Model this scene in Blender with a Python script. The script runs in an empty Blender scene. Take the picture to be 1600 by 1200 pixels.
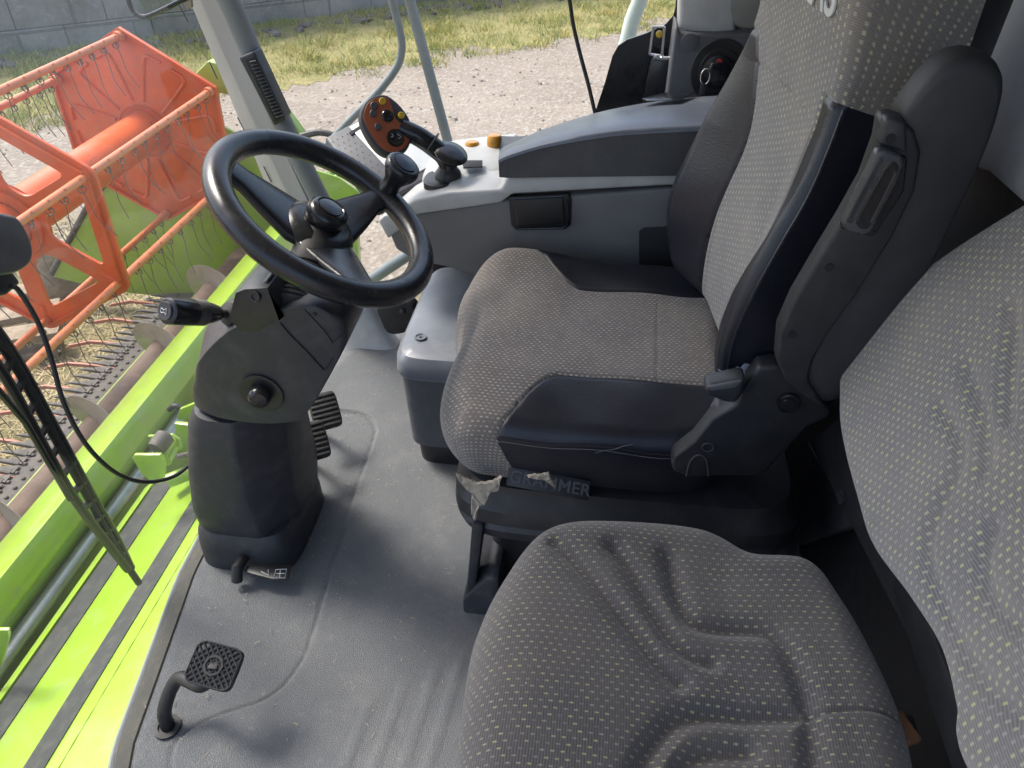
import bpy, bmesh, math, random
import numpy as np
from mathutils import Vector, Matrix
random.seed(7); rng = np.random.default_rng(7)
S = bpy.context.scene
COL = S.collection
rad = math.radians

# ------------------------------------------------------------------ camera
FPX = 1200.0; PITCH = rad(37.2); YAW = rad(7.1); EYE = Vector((0, 0, 1.35))
Fv = Vector((-math.sin(YAW)*math.cos(PITCH), math.cos(YAW)*math.cos(PITCH), -math.sin(PITCH)))
Rv = Vector((math.cos(YAW), math.sin(YAW), 0)); Uv = Rv.cross(Fv)
cd = bpy.data.cameras.new('camera'); cam = bpy.data.objects.new('camera', cd); COL.objects.link(cam)
cam.matrix_world = Matrix(((Rv.x, Uv.x, -Fv.x, EYE.x), (Rv.y, Uv.y, -Fv.y, EYE.y), (Rv.z, Uv.z, -Fv.z, EYE.z), (0, 0, 0, 1)))
cd.sensor_width = 36; cd.lens = 36*FPX/1600; cd.clip_start = 0.02; cd.clip_end = 600
S.camera = cam
S.render.resolution_x = 1024; S.render.resolution_y = 768

# ------------------------------------------------------------------ light
SUN_TO = Vector((-0.52, 0.26, 0.81)).normalized()
w = bpy.data.worlds.new('World'); S.world = w; w.use_nodes = True
nt = w.node_tree; nt.nodes.clear()
sky = nt.nodes.new('ShaderNodeTexSky'); sky.sky_type = 'NISHITA'; sky.sun_disc = False
sky.sun_elevation = math.asin(SUN_TO.z); sky.sun_rotation = math.atan2(SUN_TO.x, SUN_TO.y)
sky.air_density = 1.0; sky.dust_density = 3.6; sky.ozone_density = .8
bg = nt.nodes.new('ShaderNodeBackground'); bg.inputs['Strength'].default_value = 0.15
wo = nt.nodes.new('ShaderNodeOutputWorld')
nt.links.new(sky.outputs[0], bg.inputs[0]); nt.links.new(bg.outputs[0], wo.inputs[0])
sd = bpy.data.lights.new('sun', 'SUN'); sd.energy = 2.1; sd.angle = rad(16); sd.color = (1.0, 0.955, 0.89)
sun = bpy.data.objects.new('sun', sd); COL.objects.link(sun)
sun.rotation_euler = (-SUN_TO).to_track_quat('-Z', 'Y').to_euler()
S.view_settings.view_transform = 'Standard'; S.view_settings.look = 'None'
S.view_settings.exposure = 1.36; S.view_settings.gamma = 1
S.cycles.max_bounces = 8; S.cycles.diffuse_bounces = 5; S.cycles.transparent_max_bounces = 12

# ------------------------------------------------------------------ helpers
def at(px, py, x=None, y=None, z=None):
    """the point on a real plane (x=, y= or z=) seen at a place of the photo"""
    d = Fv*FPX + Rv*(px-800) - Uv*(py-600)
    t = (x-EYE.x)/d.x if x is not None else (y-EYE.y)/d.y if y is not None else (z-EYE.z)/d.z
    return EYE + d*t
def V(*a): return Vector(a)
ORG = {}
def thing(name, label, cat, loc=(0, 0, 0), group=None, kind=None):
    o = bpy.data.objects.new(name, None); COL.objects.link(o); o.location = loc
    o.empty_display_size = 0.1
    o['label'] = label; o['category'] = cat
    if group: o['group'] = group
    if kind: o['kind'] = kind
    ORG[o.name] = Vector(loc); return o
def link(name, me, mat, parent=None, base=None):
    o = bpy.data.objects.new(name, me); COL.objects.link(o)
    if mat is not None:
        me.materials.clear(); me.materials.append(mat)
    if parent is not None:
        base = ORG[parent.name]; o.parent = parent
    base = Vector(base) if base is not None else Vector((0, 0, 0))
    me.transform(Matrix.Translation(-base))
    if parent is None: o.location = base
    ORG[o.name] = base
    return o
def tag(o, label, cat=None, group=None, kind=None):
    if label: o['label'] = label
    if cat: o['category'] = cat
    if group: o['group'] = group
    if kind: o['kind'] = kind
    return o
def crom(pts, n=8, closed=False):
    P = [Vector(p) for p in pts]; out = []; m = len(P)
    for i in range(m if closed else m-1):
        p1, p2 = P[i], P[(i+1) % m]
        p0 = P[i-1] if (closed or i > 0) else p1*2-p2
        p3 = P[(i+2) % m] if (closed or i+2 < m) else p2*2-p1
        for k in range(n):
            t = k/n
            out.append(0.5*((2*p1)+(p2-p0)*t+(2*p0-5*p1+4*p2-p3)*t*t+(3*p1-p0-3*p2+p3)*t**3))
    if not closed: out.append(P[-1])
    return out

class MB:
    """collects shapes and links them as ONE mesh object"""
    def __init__(s): s.bm = bmesh.new()
    def poly(s, verts, faces):
        vs = [s.bm.verts.new(v) for v in verts]
        for f in faces:
            try: s.bm.faces.new([vs[i] for i in f])
            except ValueError: pass
        return s
    def _merge(s, b):
        me = bpy.data.meshes.new('tmp'); b.to_mesh(me); b.free(); s.bm.from_mesh(me); bpy.data.meshes.remove(me)
    def box(s, c, size, rot=None, bev=0.0, seg=2):
        b = bmesh.new(); bmesh.ops.create_cube(b, size=1)
        M = Matrix.Translation(Vector(c)) @ (rot.to_4x4() if rot is not None else Matrix.Identity(4)) @ Matrix.Diagonal((*size, 1))
        bmesh.ops.transform(b, matrix=M, verts=b.verts)
        if bev: bmesh.ops.bevel(b, geom=list(b.edges), offset=bev, segments=seg, affect='EDGES', profile=0.5, clamp_overlap=True)
        s._merge(b); return s
    def prism(s, poly, off, bev=0.0, seg=2, ang=25):
        """poly: list of 3D points in a plane; off: extrusion vector"""
        b = bmesh.new(); n = len(poly); off = Vector(off)
        a = [b.verts.new(Vector(p)) for p in poly]; c = [b.verts.new(Vector(p)+off) for p in poly]
        b.faces.new(a); b.faces.new(c[::-1])
        for i in range(n): b.faces.new((a[i], a[(i+1) % n], c[(i+1) % n], c[i]))
        bmesh.ops.recalc_face_normals(b, faces=b.faces)
        if bev:
            es = [e for e in b.edges if len(e.link_faces) == 2 and e.calc_face_angle(0) > rad(ang)]
            bmesh.ops.bevel(b, geom=es, offset=bev, segments=seg, affect='EDGES', profile=0.5, clamp_overlap=True)
        s._merge(b); return s
    def tube(s, path, r, n=10, cap=True):
        path = [Vector(p) for p in path]; m = len(path)
        rs = r if isinstance(r, (list, tuple)) else [r]*m
        T = [(path[min(i+1, m-1)]-path[max(i-1, 0)]).normalized() for i in range(m)]
        up = Vector((0, 0, 1)) if abs(T[0].z) < .9 else Vector((1, 0, 0))
        nrm = (up-T[0]*up.dot(T[0])).normalized(); rings = []
        for i in range(m):
            nrm = (nrm-T[i]*nrm.dot(T[i])).normalized(); bn = T[i].cross(nrm)
            rings.append([s.bm.verts.new(path[i]+(nrm*math.cos(a)+bn*math.sin(a))*rs[i]) for a in [2*math.pi*k/n for k in range(n)]])
        for i in range(m-1):
            for k in range(n):
                s.bm.faces.new((rings[i][k], rings[i][(k+1) % n], rings[i+1][(k+1) % n], rings[i+1][k]))
        if cap: s.bm.faces.new(rings[0][::-1]); s.bm.faces.new(rings[-1])
        return s
    def lathe(s, prof, o, ax, n=32, sx=1.0, cap=True):
        """prof: list of (r, h) along axis ax from point o"""
        ax = Vector(ax).normalized(); o = Vector(o)
        up = Vector((0, 0, 1)) if abs(ax.z) < .9 else Vector((1, 0, 0))
        u = (up-ax*up.dot(ax)).normalized(); v = ax.cross(u); rings = []
        for r, h in prof:
            rings.append([s.bm.verts.new(o+ax*h+(u*math.cos(a)*sx+v*math.sin(a))*max(r, 1e-5)) for a in [2*math.pi*k/n for k in range(n)]])
        for i in range(len(prof)-1):
            for k in range(n): s.bm.faces.new((rings[i][k], rings[i][(k+1) % n], rings[i+1][(k+1) % n], rings[i+1][k]))
        if cap: s.bm.faces.new(rings[0][::-1]); s.bm.faces.new(rings[-1])
        return s
    def loft(s, secs, cap=True, closed=True):
        rings = [[s.bm.verts.new(Vector(p)) for p in sec] for sec in secs]; n = len(rings[0])
        for i in range(len(rings)-1):
            for k in range(n if closed else n-1):
                s.bm.faces.new((rings[i][k], rings[i][(k+1) % n], rings[i+1][(k+1) % n], rings[i+1][k]))
        if cap and closed: s.bm.faces.new(rings[0][::-1]); s.bm.faces.new(rings[-1])
        return s
    def build(s, name, mat, parent=None, base=None, ang=35, uv=None, normals=True):
        if normals: bmesh.ops.recalc_face_normals(s.bm, faces=s.bm.faces)
        me = bpy.data.meshes.new(name); s.bm.to_mesh(me); s.bm.free()
        me.polygons.foreach_set('use_smooth', [True]*len(me.polygons))
        me.set_sharp_from_angle(angle=rad(ang))
        return link(name, me, mat, parent, base)
def npmesh(name, co, faces, mat, parent=None, uv=None, base=None):
    """numpy mesh: co (n,3), faces (m,4)"""
    me = bpy.data.meshes.new(name); co = np.asarray(co, float); faces = np.asarray(faces, np.int32)
    me.vertices.add(len(co)); me.vertices.foreach_set('co', co.ravel())
    k = faces.shape[1]; me.loops.add(faces.size); me.loops.foreach_set('vertex_index', faces.ravel())
    me.polygons.add(len(faces)); me.polygons.foreach_set('loop_start', np.arange(len(faces), dtype=np.int32)*k)
    me.polygons.foreach_set('loop_total', np.full(len(faces), k, np.int32))
    me.polygons.foreach_set('use_smooth', np.ones(len(faces), bool))
    if uv is not None:
        ul = me.uv_layers.new(name='UVMap'); ul.data.foreach_set('uv', np.asarray(uv, float)[faces.ravel()].ravel())
    me.update(calc_edges=True); me.validate()
    return link(name, me, mat, parent, base)
def rsec(c, u, v, a, b, e=3.5, n=36):
    """superellipse ring"""
    c, u, v = Vector(c), Vector(u), Vector(v); out = []
    for k in range(n):
        t = 2*math.pi*k/n; ct, st = math.cos(t), math.sin(t)
        out.append(c+u*a*math.copysign(abs(ct)**(2/e), ct)+v*b*math.copysign(abs(st)**(2/e), st))
    return out

# ------------------------------------------------------------------ materials
def N(nt, t, **kw):
    n = nt.nodes.new(t)
    for k, v in kw.items(): setattr(n, k, v)
    return n
def mth(nt, op, a, b=None, c=None):
    n = nt.nodes.new('ShaderNodeMath'); n.operation = op
    for i, x in enumerate((a, b, c)):
        if x is None: continue
        if isinstance(x, (int, float)): n.inputs[i].default_value = x
        else: nt.links.new(x, n.inputs[i])
    return n.outputs[0]
def mixc(nt, fac, a, b):
    n = nt.nodes.new('ShaderNodeMix'); n.data_type = 'RGBA'
    if isinstance(fac, (int, float)): n.inputs[0].default_value = fac
    else: nt.links.new(fac, n.inputs[0])
    for i, x in ((6, a), (7, b)):
        if isinstance(x, tuple): n.inputs[i].default_value = (*x[:3], 1)
        else: nt.links.new(x, n.inputs[i])
    return n.outputs[2]
def noise(nt, vec, scale, detail=4, rough=.55):
    n = nt.nodes.new('ShaderNodeTexNoise'); n.inputs['Scale'].default_value = scale
    n.inputs['Detail'].default_value = detail; n.inputs['Roughness'].default_value = rough
    nt.links.new(vec, n.inputs['Vector']); return n.outputs[0]
def voro(nt, vec, scale, feature='F1', out=0):
    n = nt.nodes.new('ShaderNodeTexVoronoi'); n.feature = feature; n.inputs['Scale'].default_value = scale
    nt.links.new(vec, n.inputs['Vector']); return n.outputs[out]
def ramp(nt, x, a, b):
    n = nt.nodes.new('ShaderNodeMapRange'); n.inputs[1].default_value = a; n.inputs[2].default_value = b
    nt.links.new(x, n.inputs[0]); return n.outputs[0]
def base_mat(name):
    m = bpy.data.materials.new(name); m.use_nodes = True; t = m.node_tree
    p = t.nodes['Principled BSDF']; g = t.nodes.new('ShaderNodeNewGeometry')
    tc = t.nodes.new('ShaderNodeTexCoord')
    return m, t, p, g.outputs['Position'], tc
def bump(t, p, h, strength, dist):
    b = t.nodes.new('ShaderNodeBump'); b.inputs['Strength'].default_value = strength; b.inputs['Distance'].default_value = dist
    t.links.new(h, b.inputs['Height']); t.links.new(b.outputs[0], p.inputs['Normal']); return b
def simple(name, col, rough=.5, metal=0.0, grain=0.0, gscale=900, dirt=None, dirtamt=.25, dscale=9, coat=0.0, spec=None, var=.12, vor=False, dist=.0004, chips=None, chip_t=.66):
    m, t, p, pos, tc = base_mat(name)
    obj = tc.outputs['Object']
    n1 = noise(t, obj, dscale, 5, .6)
    c = mixc(t, ramp(t, n1, .3, .7), tuple(x*(1-var) for x in col), tuple(min(1, x*(1+var)) for x in col))
    if dirt:
        n2 = noise(t, obj, dscale*2.7, 7, .65)
        f = mth(t, 'MULTIPLY', ramp(t, n2, .48, .75), dirtamt)
        c = mixc(t, f, c, dirt)
    if chips:
        n4 = noise(t, obj, dscale*7, 9, .72); n5 = noise(t, obj, dscale*.9, 3)
        c = mixc(t, ramp(t, mth(t, 'ADD', n4, mth(t, 'MULTIPLY', mth(t, 'SUBTRACT', n5, .5), .25)), chip_t, chip_t+.02), c, chips)
    t.links.new(c, p.inputs['Base Color'])
    p.inputs['Metallic'].default_value = metal
    r = mth(t, 'ADD', mth(t, 'MULTIPLY', mth(t, 'SUBTRACT', noise(t, obj, dscale*4, 5), .5), .22), rough)
    t.links.new(r, p.inputs['Roughness'])
    if coat: p.inputs['Coat Weight'].default_value = coat; p.inputs['Coat Roughness'].default_value = .12
    if spec is not None: p.inputs['Specular IOR Level'].default_value = spec
    if grain:
        h = voro(t, obj, gscale) if vor else noise(t, obj, gscale, 3)
        bump(t, p, h, grain, dist)
    return m
M = {}
M['plastic_dark'] = simple('dark_plastic', (.027, .028, .035), .48, grain=.35, gscale=1400, dirt=(.16, .15, .14), dirtamt=.22)
M['plastic_black'] = simple('black_plastic', (.017, .017, .019), .42, grain=.3, gscale=1200, dirt=(.10, .09, .08), dirtamt=.15)
M['plastic_gloss'] = simple('gloss_black_plastic', (.014, .014, .017), .22, dirt=(.08, .08, .08), dirtamt=.1)
M['plastic_grey'] = simple('mid_grey_plastic', (.085, .087, .098), .48, grain=.35, gscale=1400, dirt=(.25, .24, .22), dirtamt=.2)
M['console_dark'] = simple('console_dark_plastic', (.15, .147, .148), .5, grain=.3, gscale=1500, dirt=(.2, .19, .18), dirtamt=.2)
M['armrest_side'] = simple('armrest_side_plastic', (.060, .061, .067), .5, grain=.35, gscale=1400, dirt=(.16, .16, .16), dirtamt=.2)
M['armrest_top'] = simple('armrest_vinyl', (.125, .138, .165), .34, grain=.45, gscale=1300, dirt=(.3, .3, .3), dirtamt=.15)
M['plastic_light'] = simple('light_grey_plastic', (.46, .46, .455), .45, grain=.25, gscale=1500, dirt=(.28, .26, .22), dirtamt=.3)
M['pillar_grey'] = simple('pillar_grey_plastic', (.32, .315, .32), .5, grain=.2, gscale=1500, dirt=(.25, .23, .2), dirtamt=.2, var=.05)
M['rubber_grey'] = simple('rubber_trim', (.20, .21, .215), .55, grain=.3, gscale=900)
M['rubber'] = simple('black_rubber', (.02, .02, .021), .6, grain=.5, gscale=700, dirt=(.16, .14, .11), dirtamt=.25)
M['box_grey'] = simple('box_blue_grey_plastic', (.14, .153, .18), .36, grain=.3, gscale=1500, dirt=(.35, .34, .3), dirtamt=.2)
M['leather'] = simple('black_leather', (.013, .0145, .022), .36, grain=.4, gscale=330, vor=True, dist=.0007, dirt=(.06, .05, .05), dirtamt=.06)
M['wheel_leather'] = simple('wheel_rim_leather', (.018, .018, .021), .25, grain=.35, gscale=900, vor=True, dist=.0003, dirt=(.05, .05, .05), dirtamt=.06)
M['seat_shell'] = simple('seat_shell_plastic', (.020, .021, .025), .46, grain=.4, gscale=1100, dirt=(.1, .1, .1), dirtamt=.2)
M['armpad'] = simple('armrest_pad_vinyl', (.030, .030, .034), .55, grain=.55, gscale=1500, dirt=(.1, .1, .1), dirtamt=.15)
M['lime'] = simple('lime_paint', (.245, .385, .03), .34, coat=.4, dirt=(.27, .28, .15), dirtamt=.5, dscale=4, var=.08, chips=(.17, .19, .09), chip_t=.68)
M['lime_dark'] = simple('lime_paint_worn', (.24, .35, .035), .5, dirt=(.18, .16, .08), dirtamt=.5, dscale=6)
M['strip'] = simple('grip_strip', (.035, .037, .035), .85, grain=.9, gscale=900, dirt=(.15, .15, .1), dirtamt=.35, dist=.001)
M['orange'] = simple('orange_red_paint', (.68, .100, .014), .42, coat=.25, dirt=(.42, .17, .09), dirtamt=.5, dscale=5, var=.14, chips=(.20, .11, .07), chip_t=.64)
M['orange_tube'] = simple('faded_orange_paint', (.66, .19, .07), .42, coat=.2, dirt=(.42, .2, .13), dirtamt=.5, dscale=8, chips=(.22, .13, .09), chip_t=.66)
M['steel'] = simple('worn_steel', (.35, .33, .30), .45, metal=.7, dirt=(.16, .11, .08), dirtamt=.5, dscale=6)
M['flight'] = simple('auger_flight_steel', (.36, .33, .29), .48, metal=.35, dirt=(.18, .12, .08), dirtamt=.5, dscale=5)
M['rust'] = simple('brown_rusted_steel', (.19, .125, .09), .6, metal=.15, dirt=(.30, .22, .17), dirtamt=.6, dscale=5, var=.25)
M['knife'] = simple('dark_knife_steel', (.075, .066, .06), .7, metal=0, dirt=(.2, .15, .11), dirtamt=.5, dscale=14, var=.3)
M['lifter'] = simple('worn_orange_steel', (.36, .14, .09), .6, dirt=(.22, .15, .11), dirtamt=.7, dscale=12)
M['tine'] = simple('spring_tine_steel', (.14, .11, .10), .5, metal=.3)
M['rail'] = simple('grey_painted_tube', (.135, .165, .175), .4, coat=.15, dirt=(.22, .2, .17), dirtamt=.35, dscale=20)
M['pale_pipe'] = simple('pale_painted_pipe', (.50, .58, .53), .4)
M['handle_grey'] = simple('satin_grey_plastic', (.06, .062, .068), .28)
M['chrome'] = simple('bright_steel', (.62, .62, .62), .22, metal=1.0)
M['shaft'] = simple('grey_shaft_steel', (.36, .37, .33), .38, metal=.6, dirt=(.25, .24, .15), dirtamt=.4)
M['joy_face'] = simple('orange_brown_keypad', (.33, .085, .035), .45, grain=.2)
M['button_yellow'] = simple('yellow_button', (.55, .37, .03), .4)
M['button_grey'] = simple('dark_button', (.06, .062, .068), .4)
M['amber'] = simple('amber_knob', (.52, .24, .02), .35, coat=.3)
M['white_print'] = simple('white_print', (.62, .62, .62), .5)
M['grey_print'] = simple('grey_embossed_print', (.11, .11, .12), .4)
M['emboss'] = simple('embossed_plastic', (.07, .072, .08), .4)
M['red_print'] = simple('red_print', (.5, .03, .03), .5)
M['foam'] = simple('torn_foam', (.42, .37, .30), .9, grain=.8, gscale=220, dirt=(.2, .15, .1), dirtamt=.6, dscale=30, dist=.003)
M['screen'] = simple('terminal_screen', (.72, .74, .75), .35)
M['wood'] = simple('weathered_wood', (.26, .20, .14), .85, grain=.9, gscale=40, dirt=(.12, .1, .08), dirtamt=.6, dist=.01, var=.3)
M['headliner'] = simple('beige_grey_lining', (.24, .24, .22), .75, grain=.5, gscale=900)
M['roof'] = simple('cab_roof_lining', (.45, .45, .44), .8)
M['wall_dark'] = simple('dark_wall_lining', (.03, .031, .038), .55, grain=.3, gscale=900)
M['wall_panel'] = simple('rear_wall_panel', (.60, .60, .61), .5, grain=.35, gscale=900, dirt=(.2, .2, .2), dirtamt=.15)
M['seam'] = simple('flat_black', (.01, .01, .012), .7)

def cloth(name, base, base2, dash1, dash2, pu=.0105, pv=.0075, du=.20, dv=.10):
    m, t, p, pos, tc = base_mat(name)
    uvn = t.nodes.new('ShaderNodeUVMap'); sp = t.nodes.new('ShaderNodeSeparateXYZ')
    # a little waviness so that rows are not ruler straight
    nz = t.nodes.new('ShaderNodeTexNoise'); nz.inputs['Scale'].default_value = 9; nz.inputs['Detail'].default_value = 2
    t.links.new(uvn.outputs[0], nz.inputs['Vector'])
    vm = t.nodes.new('ShaderNodeVectorMath'); vm.operation = 'MULTIPLY_ADD'
    t.links.new(nz.outputs['Color'], vm.inputs[0]); vm.inputs[1].default_value = (.006, .006, 0)
    t.links.new(uvn.outputs[0], vm.inputs[2]); t.links.new(vm.outputs[0], sp.inputs[0])
    u, v = sp.outputs[0], sp.outputs[1]
    V_ = mth(t, 'DIVIDE', v, pv); row = mth(t, 'FLOOR', V_)
    odd = mth(t, 'MULTIPLY', mth(t, 'FLOORED_MODULO', row, 2.0), .5)
    U_ = mth(t, 'ADD', mth(t, 'DIVIDE', u, pu), odd); colm = mth(t, 'FLOOR', U_)
    fu = mth(t, 'ABSOLUTE', mth(t, 'SUBTRACT', mth(t, 'FRACT', U_), .5))
    fv = mth(t, 'ABSOLUTE', mth(t, 'SUBTRACT', mth(t, 'FRACT', V_), .5))
    mk = mth(t, 'MULTIPLY', ramp(t, fu, du+.07, du-.04), ramp(t, fv, dv+.10, dv-.05))
    cx = t.nodes.new('ShaderNodeCombineXYZ'); t.links.new(row, cx.inputs[1]); t.links.new(colm, cx.inputs[0])
    wn = t.nodes.new('ShaderNodeTexWhiteNoise'); wn.noise_dimensions = '2D'; t.links.new(cx.outputs[0], wn.inputs['Vector'])
    # ribs
    fr = mth(t, 'ABSOLUTE', mth(t, 'SUBTRACT', mth(t, 'FRACT', mth(t, 'DIVIDE', u, .0029)), .5))
    fr2 = mth(t, 'ABSOLUTE', mth(t, 'SUBTRACT', mth(t, 'FRACT', mth(t, 'DIVIDE', v, .0017)), .5))
    weave = mth(t, 'ADD', mth(t, 'MULTIPLY', fr, 1.5), mth(t, 'MULTIPLY', fr2, .7))
    fine = noise(t, vm.outputs[0], 1500, 2)
    cb = mixc(t, mth(t, 'MULTIPLY', mth(t, 'ADD', weave, mth(t, 'SUBTRACT', fine, .5)), .75), base, base2)
    big = noise(t, vm.outputs[0], 7, 4)
    cb = mixc(t, mth(t, 'MULTIPLY', ramp(t, big, .42, .72), .5), cb, tuple(x*k_ for x, k_ in zip(base2, (1.0, .93, .82))))
    dc = mixc(t, wn.outputs[0], dash1, dash2)
    mk2 = mth(t, 'MULTIPLY', mk, mth(t, 'ADD', mth(t, 'MULTIPLY', wn.outputs[0], .85), .12))
    c = mixc(t, mk2, cb, dc)
    # lint
    lint = voro(t, vm.outputs[0], 38, 'F1', 0); lf = ramp(t, lint, .055, .03)
    c = mixc(t, mth(t, 'MULTIPLY', lf, .5), c, (.6, .58, .5))
    t.links.new(c, p.inputs['Base Color']); p.inputs['Roughness'].default_value = .92
    p.inputs['Sheen Weight'].default_value = .35; p.inputs['Sheen Roughness'].default_value = .5
    p.inputs['Specular IOR Level'].default_value = .2
    h = mth(t, 'ADD', mth(t, 'ADD', weave, mth(t, 'MULTIPLY', mk, 1.2)), mth(t, 'MULTIPLY', fine, .8))
    bump(t, p, h, .7, .0007)
    return m
M['cloth'] = cloth('seat_cloth', (.064, .055, .051), (.190, .168, .156), (.56, .53, .46), (.46, .46, .20), du=.18, dv=.08)
M['cloth_drv'] = cloth('driver_seat_cloth', (.090, .079, .074), (.235, .21, .196), (.56, .53, .48), (.50, .47, .38), pu=.0100, pv=.0070, du=.24, dv=.13)
M['cloth_back_drv'] = cloth('driver_back_cloth', (.135, .126, .121), (.31, .29, .277), (.62, .59, .53), (.52, .51, .32), pu=.0105, pv=.0125, du=.22, dv=.11)
M['cloth_back'] = cloth('seat_back_cloth', (.14, .130, .129), (.33, .31, .305), (.66, .64, .56), (.52, .53, .25), pu=.0100, pv=.0090, du=.22, dv=.13)

def floor_mat():
    m, t, p, pos, tc = base_mat('floor_mat_rubber')
    n1 = noise(t, pos, 4, 5); n2 = noise(t, pos, 11, 8, .7); n3 = noise(t, pos, 60, 4)
    c = mixc(t, ramp(t, n1, .35, .65), (.112, .116, .124), (.150, .152, .156))
    c = mixc(t, mth(t, 'MULTIPLY', ramp(t, n2, .50, .75), .38), c, (.25, .24, .22))
    c = mixc(t, mth(t, 'MULTIPLY', ramp(t, n3, .60, .78), .22), c, (.36, .35, .32))
    cell = voro(t, pos, 250, 'DISTANCE_TO_EDGE', 0); dark = ramp(t, cell, .14, .0)
    c = mixc(t, mth(t, 'MULTIPLY', dark, .5), c, (.045, .05, .058))
    t.links.new(c, p.inputs['Base Color'])
    t.links.new(mth(t, 'ADD', .56, mth(t, 'MULTIPLY', n2, .25)), p.inputs['Roughness'])
    bump(t, p, ramp(t, cell, 0, .3), .7, .0012)
    return m
M['floor'] = floor_mat()

def gravel():
    m, t, p, pos, tc = base_mat('gravel_road')
    n1 = noise(t, pos, .35, 6, .6); n2 = noise(t, pos, 6, 8, .75); st = voro(t, pos, 22, 'F1', 1); sd_ = voro(t, pos, 22, 'F1', 0)
    c = mixc(t, ramp(t, n1, .35, .65), (.215, .172, .136), (.255, .212, .174))
    c = mixc(t, mth(t, 'MULTIPLY', ramp(t, n2, .4, .7), .4), c, (.19, .16, .132))
    bw = t.nodes.new('ShaderNodeRGBToBW'); t.links.new(st, bw.inputs[0])
    c = mixc(t, mth(t, 'MULTIPLY', ramp(t, bw.outputs[0], .55, .9), .55), c, (.40, .37, .33))
    c = mixc(t, mth(t, 'MULTIPLY', ramp(t, sd_, .5, .75), .22), c, (.15, .12, .10))
    rt = t.nodes.new('ShaderNodeMapping'); rt.inputs['Rotation'].default_value = (0, 0, rad(-39)); rt.inputs['Scale'].default_value = (.12, 1.6, 1); t.links.new(pos, rt.inputs[0])
    c = mixc(t, mth(t, 'MULTIPLY', ramp(t, noise(t, rt.outputs[0], 1.0, 5), .45, .65), .35), c, (.30, .25, .20))
    # straw near the header
    t.links.new(c, p.inputs['Base Color']); p.inputs['Roughness'].default_value = .95
    bump(t, p, mth(t, 'ADD', n2, sd_), .6, .02)
    return m
M['gravel'] = gravel()
def earth(name, a, b, c3, sc=3.0):
    m, t, p, pos, tc = base_mat(name)
    n1 = noise(t, pos, sc, 8, .7); n2 = noise(t, pos, sc*7, 8, .75)
    c = mixc(t, ramp(t, n1, .38, .62), a, b); c = mixc(t, mth(t, 'MULTIPLY', ramp(t, n2, .45, .65), .8), c, c3)
    t.links.new(c, p.inputs['Base Color']); p.inputs['Roughness'].default_value = 1
    bump(t, p, mth(t, 'ADD', n1, n2), 1, .05); return m
M['verge'] = earth('verge_turf', (.38, .32, .13), (.22, .23, .07), (.42, .33, .18))
M['soil'] = earth('stubble_soil', (.35, .28, .17), (.26, .23, .11), (.42, .33, .18), 5)
M['pebble'] = simple('pale_stone', (.30, .255, .21), .9, var=.4, dscale=2)
M['rubble'] = simple('rubble_stone', (.17, .14, .12), .95, grain=1, gscale=30, dist=.02, var=.4, dscale=3)
def blades(name, a, b):
    m, t, p, pos, tc = base_mat(name)
    oi = noise(t, pos, 2.2, 4); wn = t.nodes.new('ShaderNodeTexWhiteNoise'); wn.noise_dimensions = '3D'
    sn = t.nodes.new('ShaderNodeVectorMath'); sn.operation = 'SNAP'; sn.inputs[1].default_value = (.06, .06, 50); t.links.new(pos, sn.inputs[0]); t.links.new(sn.outputs[0], wn.inputs['Vector'])
    c = mixc(t, ramp(t, mth(t, 'ADD', oi, mth(t, 'MULTIPLY', mth(t, 'SUBTRACT', wn.outputs[0], .5), .35)), .38, .62), a, b)
    t.links.new(c, p.inputs['Base Color']); p.inputs['Roughness'].default_value = .8; return m
M['grass'] = blades('dry_grass', (.52, .44, .15), (.25, .29, .07))
M['straw'] = blades('straw', (.50, .41, .23), (.36, .31, .15))
def wallmat():
    m, t, p, pos, tc = base_mat('old_concrete_wall')
    ob = tc.outputs['Object']; br = t.nodes.new('ShaderNodeTexBrick')
    mp = t.nodes.new('ShaderNodeMapping'); mp.inputs['Rotation'].default_value = (rad(90), 0, 0); t.links.new(ob, mp.inputs[0]); t.links.new(mp.outputs[0], br.inputs['Vector'])
    br.inputs['Scale'].default_value = 1; br.inputs['Brick Width'].default_value = 1.3; br.inputs['Row Height'].default_value = .5; br.inputs['Mortar Size'].default_value = .018
    br.inputs['Color1'].default_value = (.33, .30, .27, 1); br.inputs['Color2'].default_value = (.27, .25, .225, 1); br.inputs['Mortar'].default_value = (.2, .185, .17, 1)
    n1 = noise(t, ob, 1.1, 8, .7); n2 = noise(t, ob, 9, 8, .75); n3 = noise(t, ob, .5, 4)
    c = mixc(t, mth(t, 'MULTIPLY', ramp(t, n1, .45, .7), .7), br.outputs[0], (.12, .112, .10))
    c = mixc(t, mth(t, 'MULTIPLY', ramp(t, n2, .55, .72), .7), c, (.48, .45, .42))
    c = mixc(t, mth(t, 'MULTIPLY', ramp(t, n3, .52, .66), .5), c, (.15, .18, .07))
    t.links.new(c, p.inputs['Base Color']); p.inputs['Roughness'].default_value = .95
    bump(t, p, mth(t, 'ADD', n2, mth(t, 'MULTIPLY', br.outputs[1], -1.0)), .8, .03); return m
M['wall'] = wallmat()
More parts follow.
